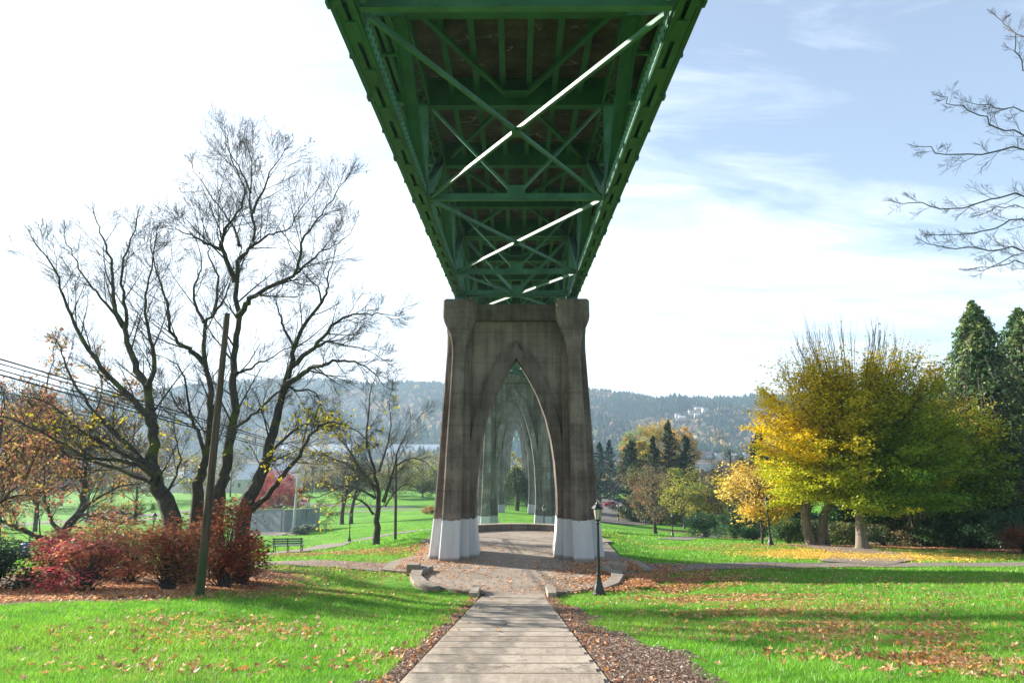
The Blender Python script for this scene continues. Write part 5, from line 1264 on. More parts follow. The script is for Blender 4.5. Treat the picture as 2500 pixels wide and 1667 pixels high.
# river
mb = MB(); mb.add([(-3000, 352, -23.5), (3000, 352, -23.5), (3000, 850, -23.5), (-3000, 850, -23.5)], q=[(0, 1, 2, 3)])
wm, nt, b = mat('river_water'); b.inputs['Base Color'].default_value = (.05, .08, .09, 1); b.inputs['Roughness'].default_value = .15; bump(nt, b, noise(nt, mapping(nt, (1, 1, 1)), .3, 4).outputs['Fac'], .3, .3)
struct(mb.build('river', wm))
# hills: ridge line from the photograph's skyline, built at real distance
RD = 1500.0
rpx = [-900, -400, 0, 300, 420, 560, 650, 760, 850, 930, 1080, 1250, 1440, 1500, 1600, 1700, 1800, 1900, 2100, 2400, 2800, 3400]
rpy = [1020, 985, 960, 950, 945, 925, 922, 920, 927, 938, 932, 935, 946, 952, 968, 965, 966, 962, 968, 975, 985, 1010]
rX = np.array([P(a, b_, RD).x for a, b_ in zip(rpx, rpy)]); rZ = np.array([P(a, b_, RD).z for a, b_ in zip(rpx, rpy)]) - 16
hx = np.linspace(-2400, 2600, 170); hv = np.linspace(0, 1, 46)
HX, HV = np.meshgrid(hx, hv); HY = 850 + HV * 1250
def hillz(x, y):
    v = (y - 850) / 1250.0; top = np.interp(x * RD / np.maximum(y, 1), rX, rZ); top2 = top * (y / RD) 
    u = np.clip((y - 880) / (RD - 880), 0, None); prof = np.where(u < 1, np.sin(np.clip(u, 0, 1) * math.pi / 2) ** 1.25, 1 - .12 * (u - 1))
    nzv = 14 * np.sin(x * .011 + 1) * np.sin(y * .013 + x * .004) + 9 * np.sin(x * .027 + y * .01) + 6 * np.sin(x * .05 - y * .03)
    edge = np.sin(np.clip(u, 0, 1) * math.pi) 
    return -21 + (top2 + 21) * prof + nzv * edge * .9
HZ = hillz(HX, HY); mb = MB(); idx = np.arange(HX.size).reshape(HX.shape)
mb.add(np.stack([HX, HY, HZ], -1).reshape(-1, 3), q=np.stack([idx[:-1, :-1], idx[:-1, 1:], idx[1:, 1:], idx[1:, :-1]], -1).reshape(-1, 4))
struct(mb.build('hills', M_noise('hill_soil', (.03, .045, .02), (.08, .07, .035), .02, .95, bs=0, c3=(.12, .11, .05)), smooth=True))
n = 27000; fy = 880 + (nr.random(n) ** .9) * (RD + 40 - 880); fx = nr.uniform(-.85, .9, n) * fy; 
patch = np.sin(fx * .012 + 2) * np.sin(fy * .02 + fx * .006) + .5 * np.sin(fx * .035) * np.sin(fy * .03) + nr.normal(size=n) * .35
ridge = np.clip((fy - 1150) / 300, 0, 1)
kd = ((patch - ridge * .5) > .12).astype(int)
clear = (np.hypot((fx - (1695 - 1250) / 1667 * 1180) / 46, (fy - 1180) / 26) < 1); kp = ~clear
fx, fy, kd = fx[kp], fy[kp], kd[kp]; n = len(fx); fz = hillz(fx, fy) - .5
hs = nr.uniform(9, 17, n) * np.where(kd == 0, 1.15, .8); pal0 = np.array([(.022, .05, .03), (.03, .06, .035), (.018, .04, .028)]); pal1 = np.array([(.20, .13, .09), (.26, .17, .10), (.12, .12, .07), (.34, .24, .10), (.16, .10, .09), (.10, .12, .06)])
cc = np.where(kd[:, None] == 0, pal0[nr.integers(0, 3, n)], pal1[nr.integers(0, 6, n)])
mb = MB(); lowtree(mb, np.c_[fx, fy, fz], hs, hs * np.where(kd == 0, .55, .95), cc, kd, nr)
o = mb.build('hillside_forest', FARL); tag(o, 'distant forest of dark firs and bare autumn trees covering the hills', 'forest', kind='stuff')

# houses on the hillside, sheds by the river
WALLW = M_plain('white_siding', (.50, .48, .45), .7); ROOFD = M_plain('dark_roof', (.10, .09, .09), .8); WALLT = M_plain('tan_siding', (.45, .38, .28), .7); SHED = M_plain('white_metal_roof', (.5, .53, .56), .5); WIN = M_plain('window_dark', (.04, .05, .06), .2)
def house(px, py, d, w, dp, h, label, wall=WALLW, roof=ROOFD, ground=None, group=None, name='house', cat='house'):
    b_ = P(px, py, d); b_.z = ground(b_.x, d) if ground else b_.z
    root = thing(name, label, cat, b_, rz=random.Random(px).uniform(-.3, .3), group=group)
    mb = MB(); mb.box(-w / 2, w / 2, -dp / 2, dp / 2, -3, h); mb.build('wall', wall, root)
    mb = MB(); e = .4
    mb.add([(-w / 2 - e, -dp / 2 - e, h - .1), (w / 2 + e, -dp / 2 - e, h - .1), (w / 2 + e, dp / 2 + e, h - .1), (-w / 2 - e, dp / 2 + e, h - .1), (-w / 2 - e, 0, h + dp * .32), (w / 2 + e, 0, h + dp * .32)], q=[(0, 1, 5, 4), (2, 3, 4, 5), (3, 2, 1, 0)], t=[(0, 4, 3), (1, 2, 5)])
    mb.build('roof', roof, root)
    k = max(2, int(w / 3)); 
    for i in range(min(k, 6)):
        x = -w / 2 + (i + .5) * w / min(k, 6); mb = MB(); mb.box(x - .5, x + .5, -dp / 2 - .06, -dp / 2 + .02, h * .45, h * .75); mb.build('window', WIN, root)
    return root
hz_ = lambda x, y: float(hillz(np.array([x]), np.array([y]))[0])
for i, (px, d, w, wl_, lab) in enumerate([(1665, 1168, 11, WALLW, 'white house, leftmost on the distant hillside clearing'), (1688, 1190, 9, WALLT, 'small tan house in the middle of the hillside clearing'), (1705, 1196, 10, WALLT, 'tan house right of the middle of the clearing'), (1722, 1186, 10, WALLW, 'white house at the right end of the hillside clearing'), (1703, 1160, 9, WALLW, 'small white house lowest on the hillside clearing'), (1655, 1180, 8, WALLW, 'tiny white house above the golden poplars')]):
    house(px, 1030, d, w, 8, 7, lab, wl_, ROOFD if i % 2 else SHED, hz_, 'houses on the hillside')
tg = lambda x, y: tz(x, y)
for px, d, w, dp, h, lab in [(600, 292, 46, 14, 6.5, 'long white roofed shed beyond the far left lawn'), (655, 280, 24, 12, 5.5, 'smaller white roofed shed in front of the long one'), (470, 296, 40, 14, 6, 'pale shed behind the slim mossy maple'), (770, 900, 90, 30, 10, 'distant pale warehouse across the river, seen left of the wide bare tree'), (1010, 905, 70, 30, 10, 'distant warehouse across the river, left of the nearest pier')]:
    house(px, 1180, d, w, dp, h, lab, WALLT if d > 500 else WALLW, SHED, tg, 'sheds and warehouses by the river', 'warehouse', 'warehouse')
house(1775, 1125, 890, 56, 14, 5, 'long white warehouse across the river right of the golden poplars', WALLW, SHED, tg, 'sheds and warehouses by the river', 'warehouse', 'warehouse')
house(1512, 1150, 330, 26, 7, 2, 'low pale boat shed behind the conifers right of the pier', WALLW, SHED, tg, 'sheds and warehouses by the river', 'warehouse', 'warehouse')

# ------------------------------------------------------------------ lamp posts
def make_lamp():
    root = thing('lamp_post', 'x', 'lamp post')
    mb = MB(); mb.lathe([(.30, -.1), (.30, .06), (.26, .10), (.22, .28), (.15, .50), (.105, .72), (.095, .84), (.11, .86), (.11, .90), (.085, .93)], 8); mb.build('base', IRON, root)
    mb = MB(); mb.lathe([(.080, .92), (.072, 1.6), (.058, 3.05), (.085, 3.08), (.085, 3.13), (.05, 3.18)], 12); mb.build('pole', IRON, root)
    lan = MB(); lan.lathe([(.03, 3.17), (.12, 3.22), (.14, 3.25), (.14, 3.28), (0.0, 3.285)], 6)
    for k in range(6):
        a = math.pi / 3 * k
        lan.beam((.135 * math.cos(a), .135 * math.sin(a), 3.27), (.215 * math.cos(a), .215 * math.sin(a), 3.74), .022, .022)
    o = lan.build('lantern_frame', IRON, root)
    mb = MB()
    for k in range(6):
        a, b = math.pi / 3 * k, math.pi / 3 * (k + 1)
        mb.add([(.128 * math.cos(a), .128 * math.sin(a), 3.285), (.128 * math.cos(b), .128 * math.sin(b), 3.285), (.205 * math.cos(b), .205 * math.sin(b), 3.73), (.205 * math.cos(a), .205 * math.sin(a), 3.73)], q=[(0, 1, 2, 3)])
    mb.build('lantern_glass', GLASSY, o)
    mb = MB(); mb.lathe([(.20, 3.735), (.265, 3.74), (.27, 3.77), (.16, 3.90), (.075, 3.98), (.06, 4.02), (.02, 4.06), (.03, 4.10), (.012, 4.14), (.0, 4.26)], 6); mb.build('lantern_roof', IRON, o)
    return root
lamp0 = make_lamp(); first = True
lamps = [(1462, 1430, 1213, 'nearest dark lamp post, standing in front of the right leg of the nearest pier'), (1882, 1331, 1205, 'lamp post at the path corner left of the big hornbeam'),
         (1602, 1303, 1230, 'lamp post beside the bare brown twiggy tree'), (1642, 1308, 1247, 'lamp post in the middle of the far right lawn'), (1670, 1291, 1240, 'lamp post at the bend of the far right path'),
         (1510, 1272, 1227, 'small far lamp post in front of the parking lot'), (853, 1322, 1243, 'lamp post on the lower left lawn beside the path'), (372, 1320, 1245, 'lamp post behind the red shrubs at the left'),
         (1328, 1287, 1230, 'lamp post seen through the nearest arch, before the second pier')]
for px, py, pt, lab in lamps:
    b_ = R(px, py)
    if px == 1462: b_ = P(1462, 1430, 30.8); b_.z = tz(b_.x, b_.y) + 0.0
    if px == 1328: b_ = P(1328, 1284, 62); b_.z = tz(b_.x, 62)
    if px == 372: b_ = at(372, 62)
    s_ = (topz(px, pt, b_.y) - b_.z) / 4.26
    o = lamp0 if first else dup(lamp0); first = False
    o.location = b_; o.scale = (max(.85, min(s_, 1.3)),) * 2 + (s_,); o['label'] = lab; o['group'] = 'old style park lamp posts'
    if px == 372: o.rotation_euler = (0, math.radians(4), 0)
    if px == 1882: o.rotation_euler = (0, math.radians(-3), 0)

# ------------------------------------------------------------------ poles, cables
def pole(name, label, pb, ptop, r0, r1, m=WOODP, extra=None):
    root = thing(name, label, 'pole', pb); top = ptop - pb
    mb = MB(); mb.tubes([(np.array([tuple(Vector((0, 0, -.3))), tuple(top * .5), tuple(top)]), np.array([r0, (r0 + r1) / 2, r1]))], 12)
    mb.lathe([(0, 0), (r1, .001)], 12, c=tuple(top)); o = mb.build('shaft', m, root, smooth=False)
    return root
pb = R(487, 1440); pb = P(487, 1440, 21.5); pb.z = tz(pb.x, 21.5)
PT = P(555, 765, 21.5)
def M_mosspole():
    m, nt, b = mat('mossy_timber'); v = mapping(nt, (2, 2, .12)); c = ramp(nt, [(.3, (.035, .022, .018)), (.7, (.12, .078, .06))], noise(nt, v, 6, 6).outputs['Fac'])
    vv = mapping(nt, (1, 1, 1)); sp = N(nt, 'ShaderNodeSeparateXYZ'); nt.links.new(vv, sp.inputs[0]); k = N(nt, 'ShaderNodeMath', operation='MULTIPLY_ADD'); nt.links.new(noise(nt, vv, 3, 5).outputs['Fac'], k.inputs[0]); k.inputs[1].default_value = -1.6; nt.links.new(sp.outputs[2], k.inputs[2])
    rr_ = ramp(nt, [(.0, (.85, .85, .85)), (1.0, (0, 0, 0))], k.outputs[0])
    nt.links.new(mixc(nt, rr_.outputs[0], c.outputs[0], (.035, .06, .012)), b.inputs['Base Color']); b.inputs['Roughness'].default_value = .95; bump(nt, b, noise(nt, v, 20, 4).outputs['Fac'], .8, .02); return m
r_ = pole('utility_pole', 'mossy timber pole leaning right among the red shrubs', pb, PT, .14, .085, M_mosspole())
q0 = P(965, 1324, 52); q0.z = tz(q0.x, 52); QT = P(967, 1122, 52)
pole('utility_pole', 'thin timber pole on the lawn between the wide bare tree and the nearest pier', q0, QT, .12, .09)
CAB = M_plain('black_cable', (.03, .03, .035), .6)
for i, (y0, ym, lab) in enumerate([(878, 1034, 'topmost of the cables running from the upper left to the thin timber pole'), (892, 1040, 'second cable from the top, running to the thin timber pole'), (905, 1054, 'third cable from the top, running to the thin timber pole'), (920, 1060, 'lowest of the cables running to the thin timber pole')]):
    a = P(-260, y0 - 78, 11.5); m_ = P(532, ym, 25 + i * .2); e = P(965, 1168 + (i - 1.5) * 1.6, 51.85)
    # hang as a smooth curve through the three points
    pts = []
    for t in np.linspace(0, 1, 41):
        y = a.y + (e.y - a.y) * t; tm = (m_.y - a.y) / (e.y - a.y)
        lin = a.lerp(e, t); k = 4 * t * (1 - t) / (4 * tm * (1 - tm)); dz = m_.z - (a.z + (e.z - a.z) * tm)
        dx = m_.x - (a.x + (e.x - a.x) * tm)
        pts.append((lin.x + dx * k, y, lin.z + dz * k))
    mb = MB(); mb.tubes([(np.array(pts), np.full(41, .018 if i in (0, 3) else .014))], 6)
    tag(mb.build('overhead_cable', CAB, smooth=True), lab, 'cable', 'overhead cables')
fb = P(716, 1284, 104); fb.z = tz(fb.x, 104); ft = P(729, 1140, 104)
root = thing('flagpole', 'pale grey flagpole standing before the amphitheatre wall', 'flagpole', fb); tp = ft - fb
mb = MB(); mb.tubes([(np.array([(0, 0, -.2), tuple(tp * .5), tuple(tp)]), np.array([.26, .17, .09]))], 10); mb.build('pole', M_plain('pale_metal', (.45, .48, .47), .5), root, smooth=True)
mb = MB(); mb.box(-.45, .45, -.45, .45, -.1, .35); mb.build('footing', PAVE, root)

# ------------------------------------------------------------------ amphitheatre
BLUEC = M_concrete('painted_wall', (.16, .17, .20), (.22, .235, .27), (.28, .30, .33))
ab = at(690, 106)
wz = lambda px, py, d: P(px, py, d).z
def wallseg(label, pxs, d0, d1, ty0, ty1, by):
    a = P(pxs[0], by, d0); b = P(pxs[1], by, d1); a.z = tz(a.x, a.y); b.z = tz(b.x, b.y); root = thing('amphitheatre_wall', label, 'wall', a, group='amphitheatre walls')
    za = wz(pxs[0], ty0, d0) - a.z; zb = wz(pxs[1], ty1, d1) - a.z; d = b - a; n_ = Vector((-d.y, d.x, 0)).normalized() * .35
    v = [(0, 0, -1), (d.x, d.y, -1), (d.x + n_.x, d.y + n_.y, -1), (n_.x, n_.y, -1), (0, 0, za), (d.x, d.y, zb), (d.x + n_.x, d.y + n_.y, zb), (n_.x, n_.y, za)]
    mb = MB(); mb.add(v, q=[(0, 3, 2, 1), (4, 5, 6, 7), (0, 1, 5, 4), (1, 2, 6, 5), (2, 3, 7, 6), (3, 0, 4, 7)]); mb.build('wall_body', BLUEC, root)
    v2 = [(p[0] - n_.x * .2 * (1 if i in (0, 1) else -1), p[1] - n_.y * .2 * (1 if i in (0, 1) else -1), p[2] + .003) for i, p in enumerate(v[4:])]
    mb = MB(); mb.add(v2 + [(a_, b_, c_ + .12) for a_, b_, c_ in v2], q=[(0, 3, 2, 1), (4, 5, 6, 7), (0, 1, 5, 4), (1, 2, 6, 5), (2, 3, 7, 6), (3, 0, 4, 7)]); mb.build('coping', PAVE, root)
wallseg('grey blue concrete wall left of the flagpole behind the small stage', (612, 686), 112, 108, 1247, 1242, 1270)
wallseg('grey blue concrete wall right of the flagpole with a bush before it', (695, 780), 106, 112, 1246, 1240, 1272)
for i, (pa, pb_, d, ya, lab) in enumerate([(600, 705, 105, 1276, 'top concrete step of the small amphitheatre stage'), (640, 745, 103, 1286, 'middle concrete step of the small amphitheatre stage'), (610, 690, 100.5, 1297, 'lowest concrete step of the small amphitheatre stage')]):
    a = P(pa, ya, d); b = P(pb_, ya, d); zz_ = tz((a.x + b.x) / 2, d) + .28 - .08 * i; root = thing('stage_step', lab, 'step', ((a.x + b.x) / 2, d, zz_), group='steps of the amphitheatre stage')
    w = (b.x - a.x) / 2; mb = MB(); mb.box(-w, w, -1.2, 2.0, -.9, -.05); mb.build('riser', BLUEC, root); mb = MB(); mb.box(-w - .06, w + .06, -1.27, 2.05, -.047, .03); mb.build('tread', PAVE, root)

# ------------------------------------------------------------------ bench
bb = R(702, 1350); root = thing('park_bench', 'green wooden park bench beside the lower left path, seen from behind', 'bench', bb, rz=.12)
GW = M_plain('bench_wood', (.10, .16, .11), .6)
mb = MB()
for k in range(4): mb.box(-.95, .95, -.05 + k * .13, .05 + k * .13, .43, .47)
mb.build('seat', GW, root)
mb = MB()
for k in range(3): mb.box(-.95, .95, -.16, -.12, .56 + k * .14, .66 + k * .14)
mb.build('backrest', GW, root)
for x in (-.85, .0, .85):
    mb = MB(); mb.beam((x, -.14, 0), (x, -.14, .96), .06, .05); mb.beam((x, .36, 0), (x, .36, .43), .06, .05); mb.beam((x, -.14, .41), (x, .36, .41), .05, .04); mb.build('leg', IRON, root)
for x in (-.9, .9):
    mb = MB(); mb.beam((x, -.14, .66), (x, .38, .66), .06, .04); mb.build('armrest', GW, root)

# ------------------------------------------------------------------ litter bins, picnic signs
BLUE = M_plain('blue_plastic', (.02, .09, .32), .5)
for px, py, d, lab in [(58, 1362, None, 'blue litter barrel on the left lawn beside the dark bush'), (311, 1283, None, 'small far blue litter barrel on the left lawn by the parked cars')]:
    b_ = R(px, py); root = thing('litter_bin', lab, 'bin', b_, group='blue litter barrels'); 
    root.rotation_euler = (0, math.radians(6), 0)
    mb = MB(); mb.lathe([(0, 0), (.32, 0), (.33, .4), (.34, .95), (.34, 1.05)], 14); mb.build('barrel', BLUE, root, smooth=True)
    mb = MB(); mb.lathe([(.36, 1.05), (.36, 1.12), (.2, 1.2), (.0, 1.22)], 14); mb.build('lid', BLUE, root, smooth=True)

# ------------------------------------------------------------------ cars
def make_car(label, loc, rz, col, kind='car', group=None):
    body = M_plain('car_paint', col, .25); L, Wd = 4.4, 1.8
    root = thing('parked_car' if kind == 'car' else 'parked_van', label, kind, loc, rz=rz, group=group)
    if kind == 'car': prof = [(-2.2, .32), (-2.18, .72), (-1.95, .88), (-1.15, .94), (-.45, 1.40), (.75, 1.44), (1.45, 1.02), (2.05, .92), (2.2, .70), (2.2, .32)]
    else: prof = [(-2.3, .35), (-2.3, .95), (-2.05, 1.10), (-1.5, 1.15), (-1.0, 1.85), (1.9, 1.92), (2.2, 1.2), (2.3, .8), (2.3, .35)]
    rings = []
    for y, ins in ((-Wd / 2, .10), (-Wd / 2 + .08, .0), (Wd / 2 - .08, .0), (Wd / 2, .10)):
        rings.append([(x * (1 - ins * .3), y * (1 - .12 * max(0, z - .95)), z - (ins * .5 if z > 1.2 else 0)) for x, z in prof])
    MB().loft(rings).build('body', body, root)
    zt = 1.36 if kind == 'car' else 1.78; zb_ = .98 if kind == 'car' else 1.2
    for s in (-1, 1):
        y = s * (Wd / 2 - .035)
        x0, x1, x2, x3 = (-1.0, -.42, .72, 1.25) if kind == 'car' else (-1.35, -.95, 1.75, 2.0)
        mb = MB(); mb.add([(x0, y, zb_), (x3, y, zb_), (x2, y * .95, zt), (x1, y * .95, zt), (x0, y + s * .03, zb_), (x3, y + s * .03, zb_), (x2, y * .95 + s * .03, zt), (x1, y * .95 + s * .03, zt)], q=[(0, 1, 2, 3), (7, 6, 5, 4), (0, 4, 5, 1), (1, 5, 6, 2), (2, 6, 7, 3), (3, 7, 4, 0)]); mb.build('side_window', DARKGLASS, root)
    for a, b, nme in (((-1.12, .97), (-.50, 1.37), 'windscreen'), ((1.42, 1.04), (.80, 1.40), 'rear_window')) if kind == 'car' else (((-1.49, 1.2), (-1.05, 1.78), 'windscreen'), ((2.2, 1.25), (1.96, 1.8), 'rear_window')):
        mb = MB(); mb.beam((a[0], 0, a[1]), (b[0], 0, b[1]), Wd * .8, .05, up=(0, 0, 1)); mb.build(nme, DARKGLASS, root)
    for x in (-1.35, 1.35):
        for s in (-1, 1):
            mb = MB(); mb.lathe([(.18, -.1), (.32, -.1), (.33, 0), (.32, .1), (.18, .1)], 16); V = mb.v[0]; mb.v[0] = np.c_[V[:, 0] + x, V[:, 2] + s * (Wd / 2 - .08), V[:, 1] + .33]; w_ = mb.build('wheel', RUBBER, root)
            mb = MB(); mb.lathe([(0, -.09), (.19, -.08), (.19, .08), (0, .09)], 12); V = mb.v[0]; mb.v[0] = np.c_[V[:, 0] + x, V[:, 2] + s * (Wd / 2 - .07), V[:, 1] + .33]; mb.build('rim', RIM, w_)
    for s in (-1, 1):
        mb = MB(); mb.box(-2.22, -2.12, s * .65 - .18, s * .65 + .18, .62, .76); mb.build('headlight', GLASSY, root)
        mb = MB(); mb.box(2.14, 2.22, s * .68 - .14, s * .68 + .14, .68, .84); mb.build('tail_light', M_plain('red_lens', (.4, .02, .02), .3), root)
    return root
def carat(px, py, *a, **k):
    b_ = R(px, py); b_.z += .09; return make_car(a[0], b_, *a[1:], **k)
carat(233, 1267, 'silver parked car at the far left, behind the dark low forked tree', .15, (.45, .46, .5), group='cars parked at the far left')
carat(262, 1264, 'dark blue parked car, between the silver and the grey one', .15, (.05, .07, .14), group='cars parked at the far left')
carat(290, 1261, 'grey parked car, right one of the far left row', .15, (.14, .15, .18), group='cars parked at the far left')
carat(205, 1270, 'dark parked car at the left end of the far left row', .15, (.06, .06, .07), group='cars parked at the far left')
carat(744, 1238, 'white van parked beyond the amphitheatre wall', 1.7, (.75, .76, .78), kind='van')
carat(1505, 1228, 'white parked car in the parking lot right of the nearest pier', .5, (.78, .78, .8), group='cars in the parking lot')
carat(1516, 1235, 'pale silver car at the right edge of the parking lot', .6, (.55, .57, .6), group='cars in the parking lot')
carat(1524, 1240, 'grey car nearest the bushes of the parking lot', .6, (.3, .3, .33), group='cars in the parking lot')
b_ = at(1492, 200); b_.z += .1; make_car('dark red car at the back of the parking lot', b_, .1, (.35, .02, .05), group='cars in the parking lot')
# parking bay lines
# ------------------------------------------------------------------ grass blades, fallen leaves, wood chips
nr = np.random.default_rng(99)
def grass_band(n, y0, y1, half, h, w, seed):
    r = np.random.default_rng(seed)
    y = y0 + (y1 - y0) * r.random(n); x = r.uniform(-1, 1, n) * half(y)
    tuft = np.sin(x * 3.1 + np.sin(y * 2.3) * 2) * np.sin(y * 3.7 + x) * .5 + .5
    k = (soil_at(x, y) + r.normal(size=n) * .12 < .35) & ~on_path(x, y, .05) & (np.abs(x - SX) > SW + .13)
    x, y, tuft = x[k], y[k], tuft[k]; n = len(x); z = terrain(x, y)
    a = r.random(n) * 6.283; hh = h * r.uniform(.5, 1.3, n) * (.7 + .6 * tuft); ww = w * r.uniform(.6, 1.3, n)
    dx, dy = np.cos(a) * ww / 2, np.sin(a) * ww / 2; lx, ly = r.normal(size=n) * hh * .55, r.normal(size=n) * hh * .55
    V = np.stack([np.c_[x - dx, y - dy, z - .01], np.c_[x + dx, y + dy, z - .01], np.c_[x + lx, y + ly, z + hh]], 1).reshape(-1, 3)
    yel = (np.clip(np.sin(x * .37 + 1) * np.sin(y * .43 + x * .11) + .15 * r.normal(size=n), 0, 1))[:, None]
    c = np.array([.09, .29, .014]) * (1 - tuft[:, None]) + np.array([.21, .47, .035]) * tuft[:, None]; c = c * (1 - .5 * yel) + np.array([.28, .40, .05]) * .5 * yel
    dry = r.random(n) < .05 + .22 * (np.sin(x * .8 + 2) * np.sin(y * .65 + x * .3) > .72); c[dry] = (.30, .28, .10)
    C = np.repeat(c * r.uniform(.6, 1.35, (n, 1)), 3, axis=0)
    return V, C
gm = MB()
for n_, y0, y1, hf, h_, w_, s_ in [(150000, 4.5, 12, lambda y: 1.0 + y * .82, .075, .011, 1), (150000, 12, 20, lambda y: 1 + y * .80, .085, .017, 2), (130000, 20, 32, lambda y: 1 + y * .80, .09, .028, 3), (110000, 32, 52, lambda y: 1 + y * .80, .10, .045, 4), (80000, 52, 110, lambda y: 1 + y * .78, .11, .09, 5)]:
    V, C = grass_band(n_, y0, y1, hf, h_, w_, s_); gm.add(V, t=np.arange(len(V)).reshape(-1, 3), col=C)
o = gm.build('grass', GRASSB); tag(o, 'short bright green lawn grass around the stairs and paths', 'grass', kind='stuff')

LEAFCOL = np.array([(.50, .24, .11), (.60, .34, .19), (.40, .16, .07), (.66, .42, .26), (.30, .12, .06), (.66, .32, .08)])
def fallen(mb, x, y, size, cols, r, lift=.03, lobed=False):
    n = len(x); z = terrain(x, y) + lift
    on = on_path(x, y)
    pz = (np.abs(x) < 6.4) & (y > 30.5) & (y < 52); z = np.where(pz, PZ + .015, z)
    st = (np.abs(x - SX) < SW) & (y < 29.4); z = np.where(st, PZ + np.ceil((29.43 - y) / TR) * RI + .012, z)
    if not lobed:
        mb.leaves(np.c_[x, y, z + size * .1], size, cols, flat=.55, aspect=.8, r=r); return
    k = 10; an = np.arange(k) * 2 * math.pi / k; rad = np.where(np.arange(k) % 2 == 0, 1.0, .45)
    a0 = r.random(n) * 6.283; nx, ny = r.normal(size=n) * .35, r.normal(size=n) * .35
    px_ = size[:, None] / 2 * rad[None] * np.cos(an[None] + a0[:, None]) * r.uniform(.8, 1.1, (n, k)); py_ = size[:, None] / 2 * rad[None] * np.sin(an[None] + a0[:, None])
    pz_ = px_ * nx[:, None] + py_ * ny[:, None] + (np.hypot(px_, py_) ** 2) * r.uniform(1.0, 4.5, (n, 1)) + r.normal(size=(n, k)) * .008
    V = np.stack([x[:, None] + px_, y[:, None] + py_, z[:, None] + pz_ + .015], -1); cc_ = np.stack([x, y, z + .005], -1)[:, None]
    V = np.concatenate([V, cc_], 1).reshape(-1, 3); b0 = (np.arange(n) * (k + 1))[:, None]; j = np.arange(k)[None]
    t = np.stack([b0 + k + 0 * j, b0 + j, b0 + (j + 1) % k], -1).reshape(-1, 3)
    mb.add(V, t=t, col=np.repeat(cols, k + 1, axis=0))
def lcol(n, r, pal=LEAFCOL): return pal[r.integers(0, len(pal), n)] * r.uniform(.7, 1.4, (n, 1))
fm = MB(); r = np.random.default_rng(3)
def blob(cx, cy, sx, sy, n, size, pal=LEAFCOL, rot=0.0, lobed=None, patchy=0.0):
    n = int(n * 1.8)
    a = r.normal(size=n) * sx; b = r.normal(size=n) * sy
    x = cx + a * math.cos(rot) - b * math.sin(rot); y = cy + a * math.sin(rot) + b * math.cos(rot)
    k = y > 4
    if patchy: k &= (np.sin(x * 1.9 + y * .7) * np.sin(y * 2.3 - x * .8) + r.normal(size=n) * .4 > patchy - .5)
    x, y = x[k], y[k]
    fallen(fm, x, y, .78 * size * r.uniform(.6, 1.25, len(x)), lcol(len(x), r, pal), r, lobed=(cy < 24 if lobed is None else lobed))
# long drift of maple leaves from beside the lamp to the lower right corner
for px, py, sx, sy, n_, sz in [(1520, 1392, 1.5, .9, 1100, .17), (1560, 1405, 1.7, 1.3, 2200, .17), (1600, 1425, 1.9, 1.2, 2200, .17), (1640, 1435, 2.0, 1.1, 1900, .17), (1760, 1465, 2.0, 1.1, 1700, .17), (1880, 1495, 1.9, 1.0, 1300, .17), (2000, 1530, 1.7, .9, 800, .17), (2130, 1560, 1.5, .8, 520, .18), (2250, 1600, 1.2, .7, 380, .18), (2400, 1640, 1.1, .6, 360, .18),
                        (1750, 1395, 4.0, 1.3, 700, .15), (2000, 1430, 5.0, 2.0, 900, .15), (2250, 1470, 4, 2.2, 650, .16), (2420, 1540, 2.5, 2, 330, .17), (1700, 1340, 5, 1.2, 900, .16), (2300, 1350, 6, 1.5, 900, .15)]:
    p = R(px, py); blob(p.x, p.y, sx, sy, n_, sz, patchy=.25)
# left lawn
for px, py, sx, sy, n_, sz in [(480, 1520, 1.4, .8, 110, .17), (560, 1560, 1.2, .7, 110, .18), (640, 1540, .9, .5, 70, .18), (420, 1640, 1.3, .5, 60, .19), (200, 1560, 2, 1, 60, .18), (800, 1530, 2, 1.2, 45, .17), (900, 1600, .5, .8, 45, .17), (700, 1440, 3.6, 2.0, 900, .14), (900, 1400, 3.2, 1.7, 900, .14), (1000, 1380, 2, 1, 260, .14), (820, 1352, 4.5, 1.0, 1600, .16), (950, 1342, 3, 1.0, 900, .16)]:
    p = R(px, py); blob(p.x, p.y, sx, sy, n_, sz, patchy=.1 if n_ > 200 else .0)
# the leaf bed under the red shrubs
for px, py, sx, sy, n_ in [(600, 1420, 1.9, .5, 1900), (480, 1435, 2.2, .6, 2800), (330, 1443, 2.4, .7, 3000), (170, 1450, 2.6, .8, 3000), (20, 1455, 2.6, .9, 2600), (420, 1400, 4, 1.8, 3000)]:
    p = R(px, py); blob(p.x, p.y, sx, sy, n_, .14, lobed=False)
# plaza, paths and stairs
x = r.uniform(-5, 5, 900); y = 30 + 9 * r.random(900) ** 1.2; k = on_path(x, y, -.2); x, y = x[k], y[k]; fallen(fm, x, y, r.uniform(.07, .15, len(x)), lcol(len(x), r) * 1.1, r, lobed=True)
blob(0, 31.2, 1.6, .9, 90, .13, lobed=True); blob(-9, 37.3, 5, 1.2, 420, .13, lobed=False); blob(-3.5, 38.6, .9, .2, 160, .09, lobed=False); blob(3.0, 37.9, .7, .3, 60, .09, lobed=False)
blob(-5.6, 41, .5, 1.5, 300, .12, lobed=False)
for s_ in (-1, 1):
    yy = 8 + 22 * r.random(330) ** .8; xx = SX + s_ * (SW + .12 + np.abs(r.normal(size=330)) * .35); fallen(fm, xx, yy, r.uniform(.06, .14, 330), lcol(330, r) * .85, r, lobed=True)
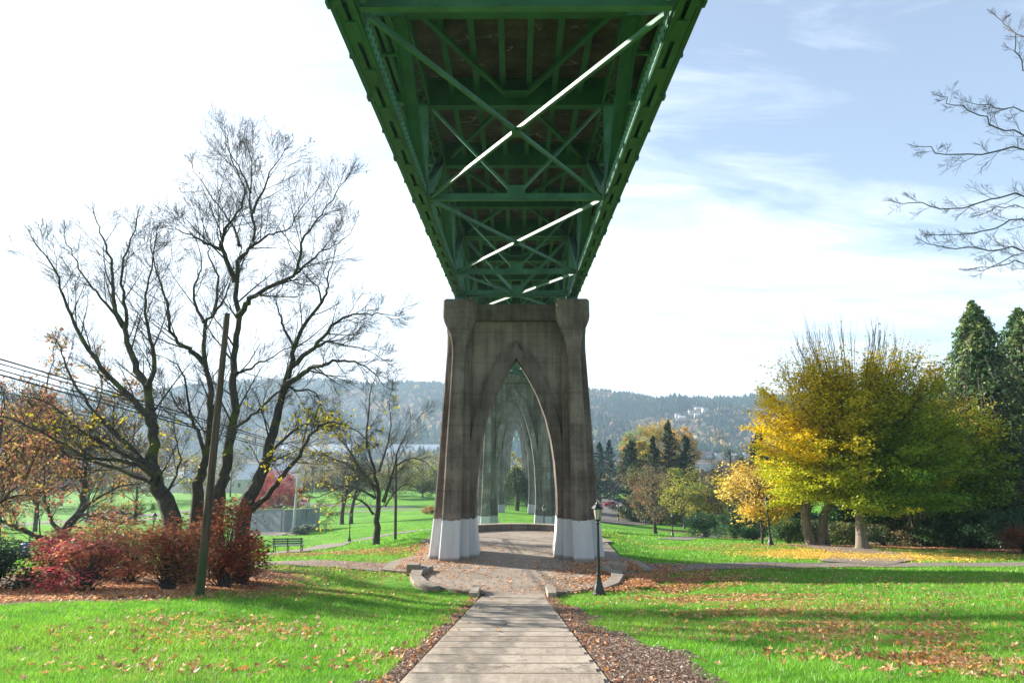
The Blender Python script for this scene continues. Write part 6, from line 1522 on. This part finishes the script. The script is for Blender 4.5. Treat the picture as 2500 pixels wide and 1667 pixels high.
# yellow carpet under the hornbeams
YP = np.array([(.85, .56, .08), (.75, .46, .07), (.9, .66, .16), (.6, .36, .10)])
for px, py, sx, sy, n_ in [(2020, 1357, 2.6, 1.3, 2600), (2150, 1360, 3.2, 1.3, 3600), (2280, 1362, 3.4, 1.2, 1700), (1960, 1350, 2.0, 1.8, 1500)]:
    p = R(px, py); blob(p.x, p.y, sx, sy, n_, .17, pal=YP, lobed=False)
p = R(2200, 1345); blob(p.x + 2, p.y + 5, 7, 2, 3500, .16, lobed=False)
o = fm.build('fallen_leaves', LEAF); tag(o, 'brown and yellow fallen leaves drifted over lawn, paths and plaza', 'fallen leaves', kind='stuff')
# wood chips in the mulch strips
cm = MB(); n = 110000; y = 5 + 27 * r.random(n) ** 1.3; x = r.uniform(-3.5, 4.2, n); k = (soil_at(x, y) > .45) & (np.abs(x - SX) > SW + .12); x, y = x[k], y[k]; n = len(x)
pal = np.array([(.34, .25, .20), (.22, .15, .12), (.46, .36, .30), (.12, .08, .06)])
cm.leaves(np.c_[x, y, terrain(x, y) + .02], r.uniform(.03, .085, n), pal[r.integers(0, 4, n)] * r.uniform(.7, 1.3, (n, 1)), flat=.5, aspect=.5, r=r)
o = cm.build('wood_chips', LEAF); tag(o, 'brown wood chip mulch in strips beside the stairs', 'mulch', kind='stuff')

# ------------------------------------------------------------------ haze over the whole scene, sky outside
hb = MB(); hb.box(-3600, 3600, -700, 4600, -32, 150); hz = hb.build('haze', None)
hm = bpy.data.materials.new('haze_air'); hm.use_nodes = True; nt = hm.node_tree; nt.nodes.remove(nt.nodes['Principled BSDF'])
pv = nt.nodes.new('ShaderNodeVolumePrincipled'); pv.inputs['Density'].default_value = 0.00023; pv.inputs['Color'].default_value = (.60, .80, 1.0, 1); pv.inputs['Anisotropy'].default_value = 0.35
nt.links.new(pv.outputs[0], nt.nodes['Material Output'].inputs['Volume']); hz.data.materials.append(hm); hz['kind'] = 'stuff'; hz['label'] = 'thin blue morning haze in the air over the park and hills'; hz['category'] = 'haze'
hz.display_type = 'WIRE'
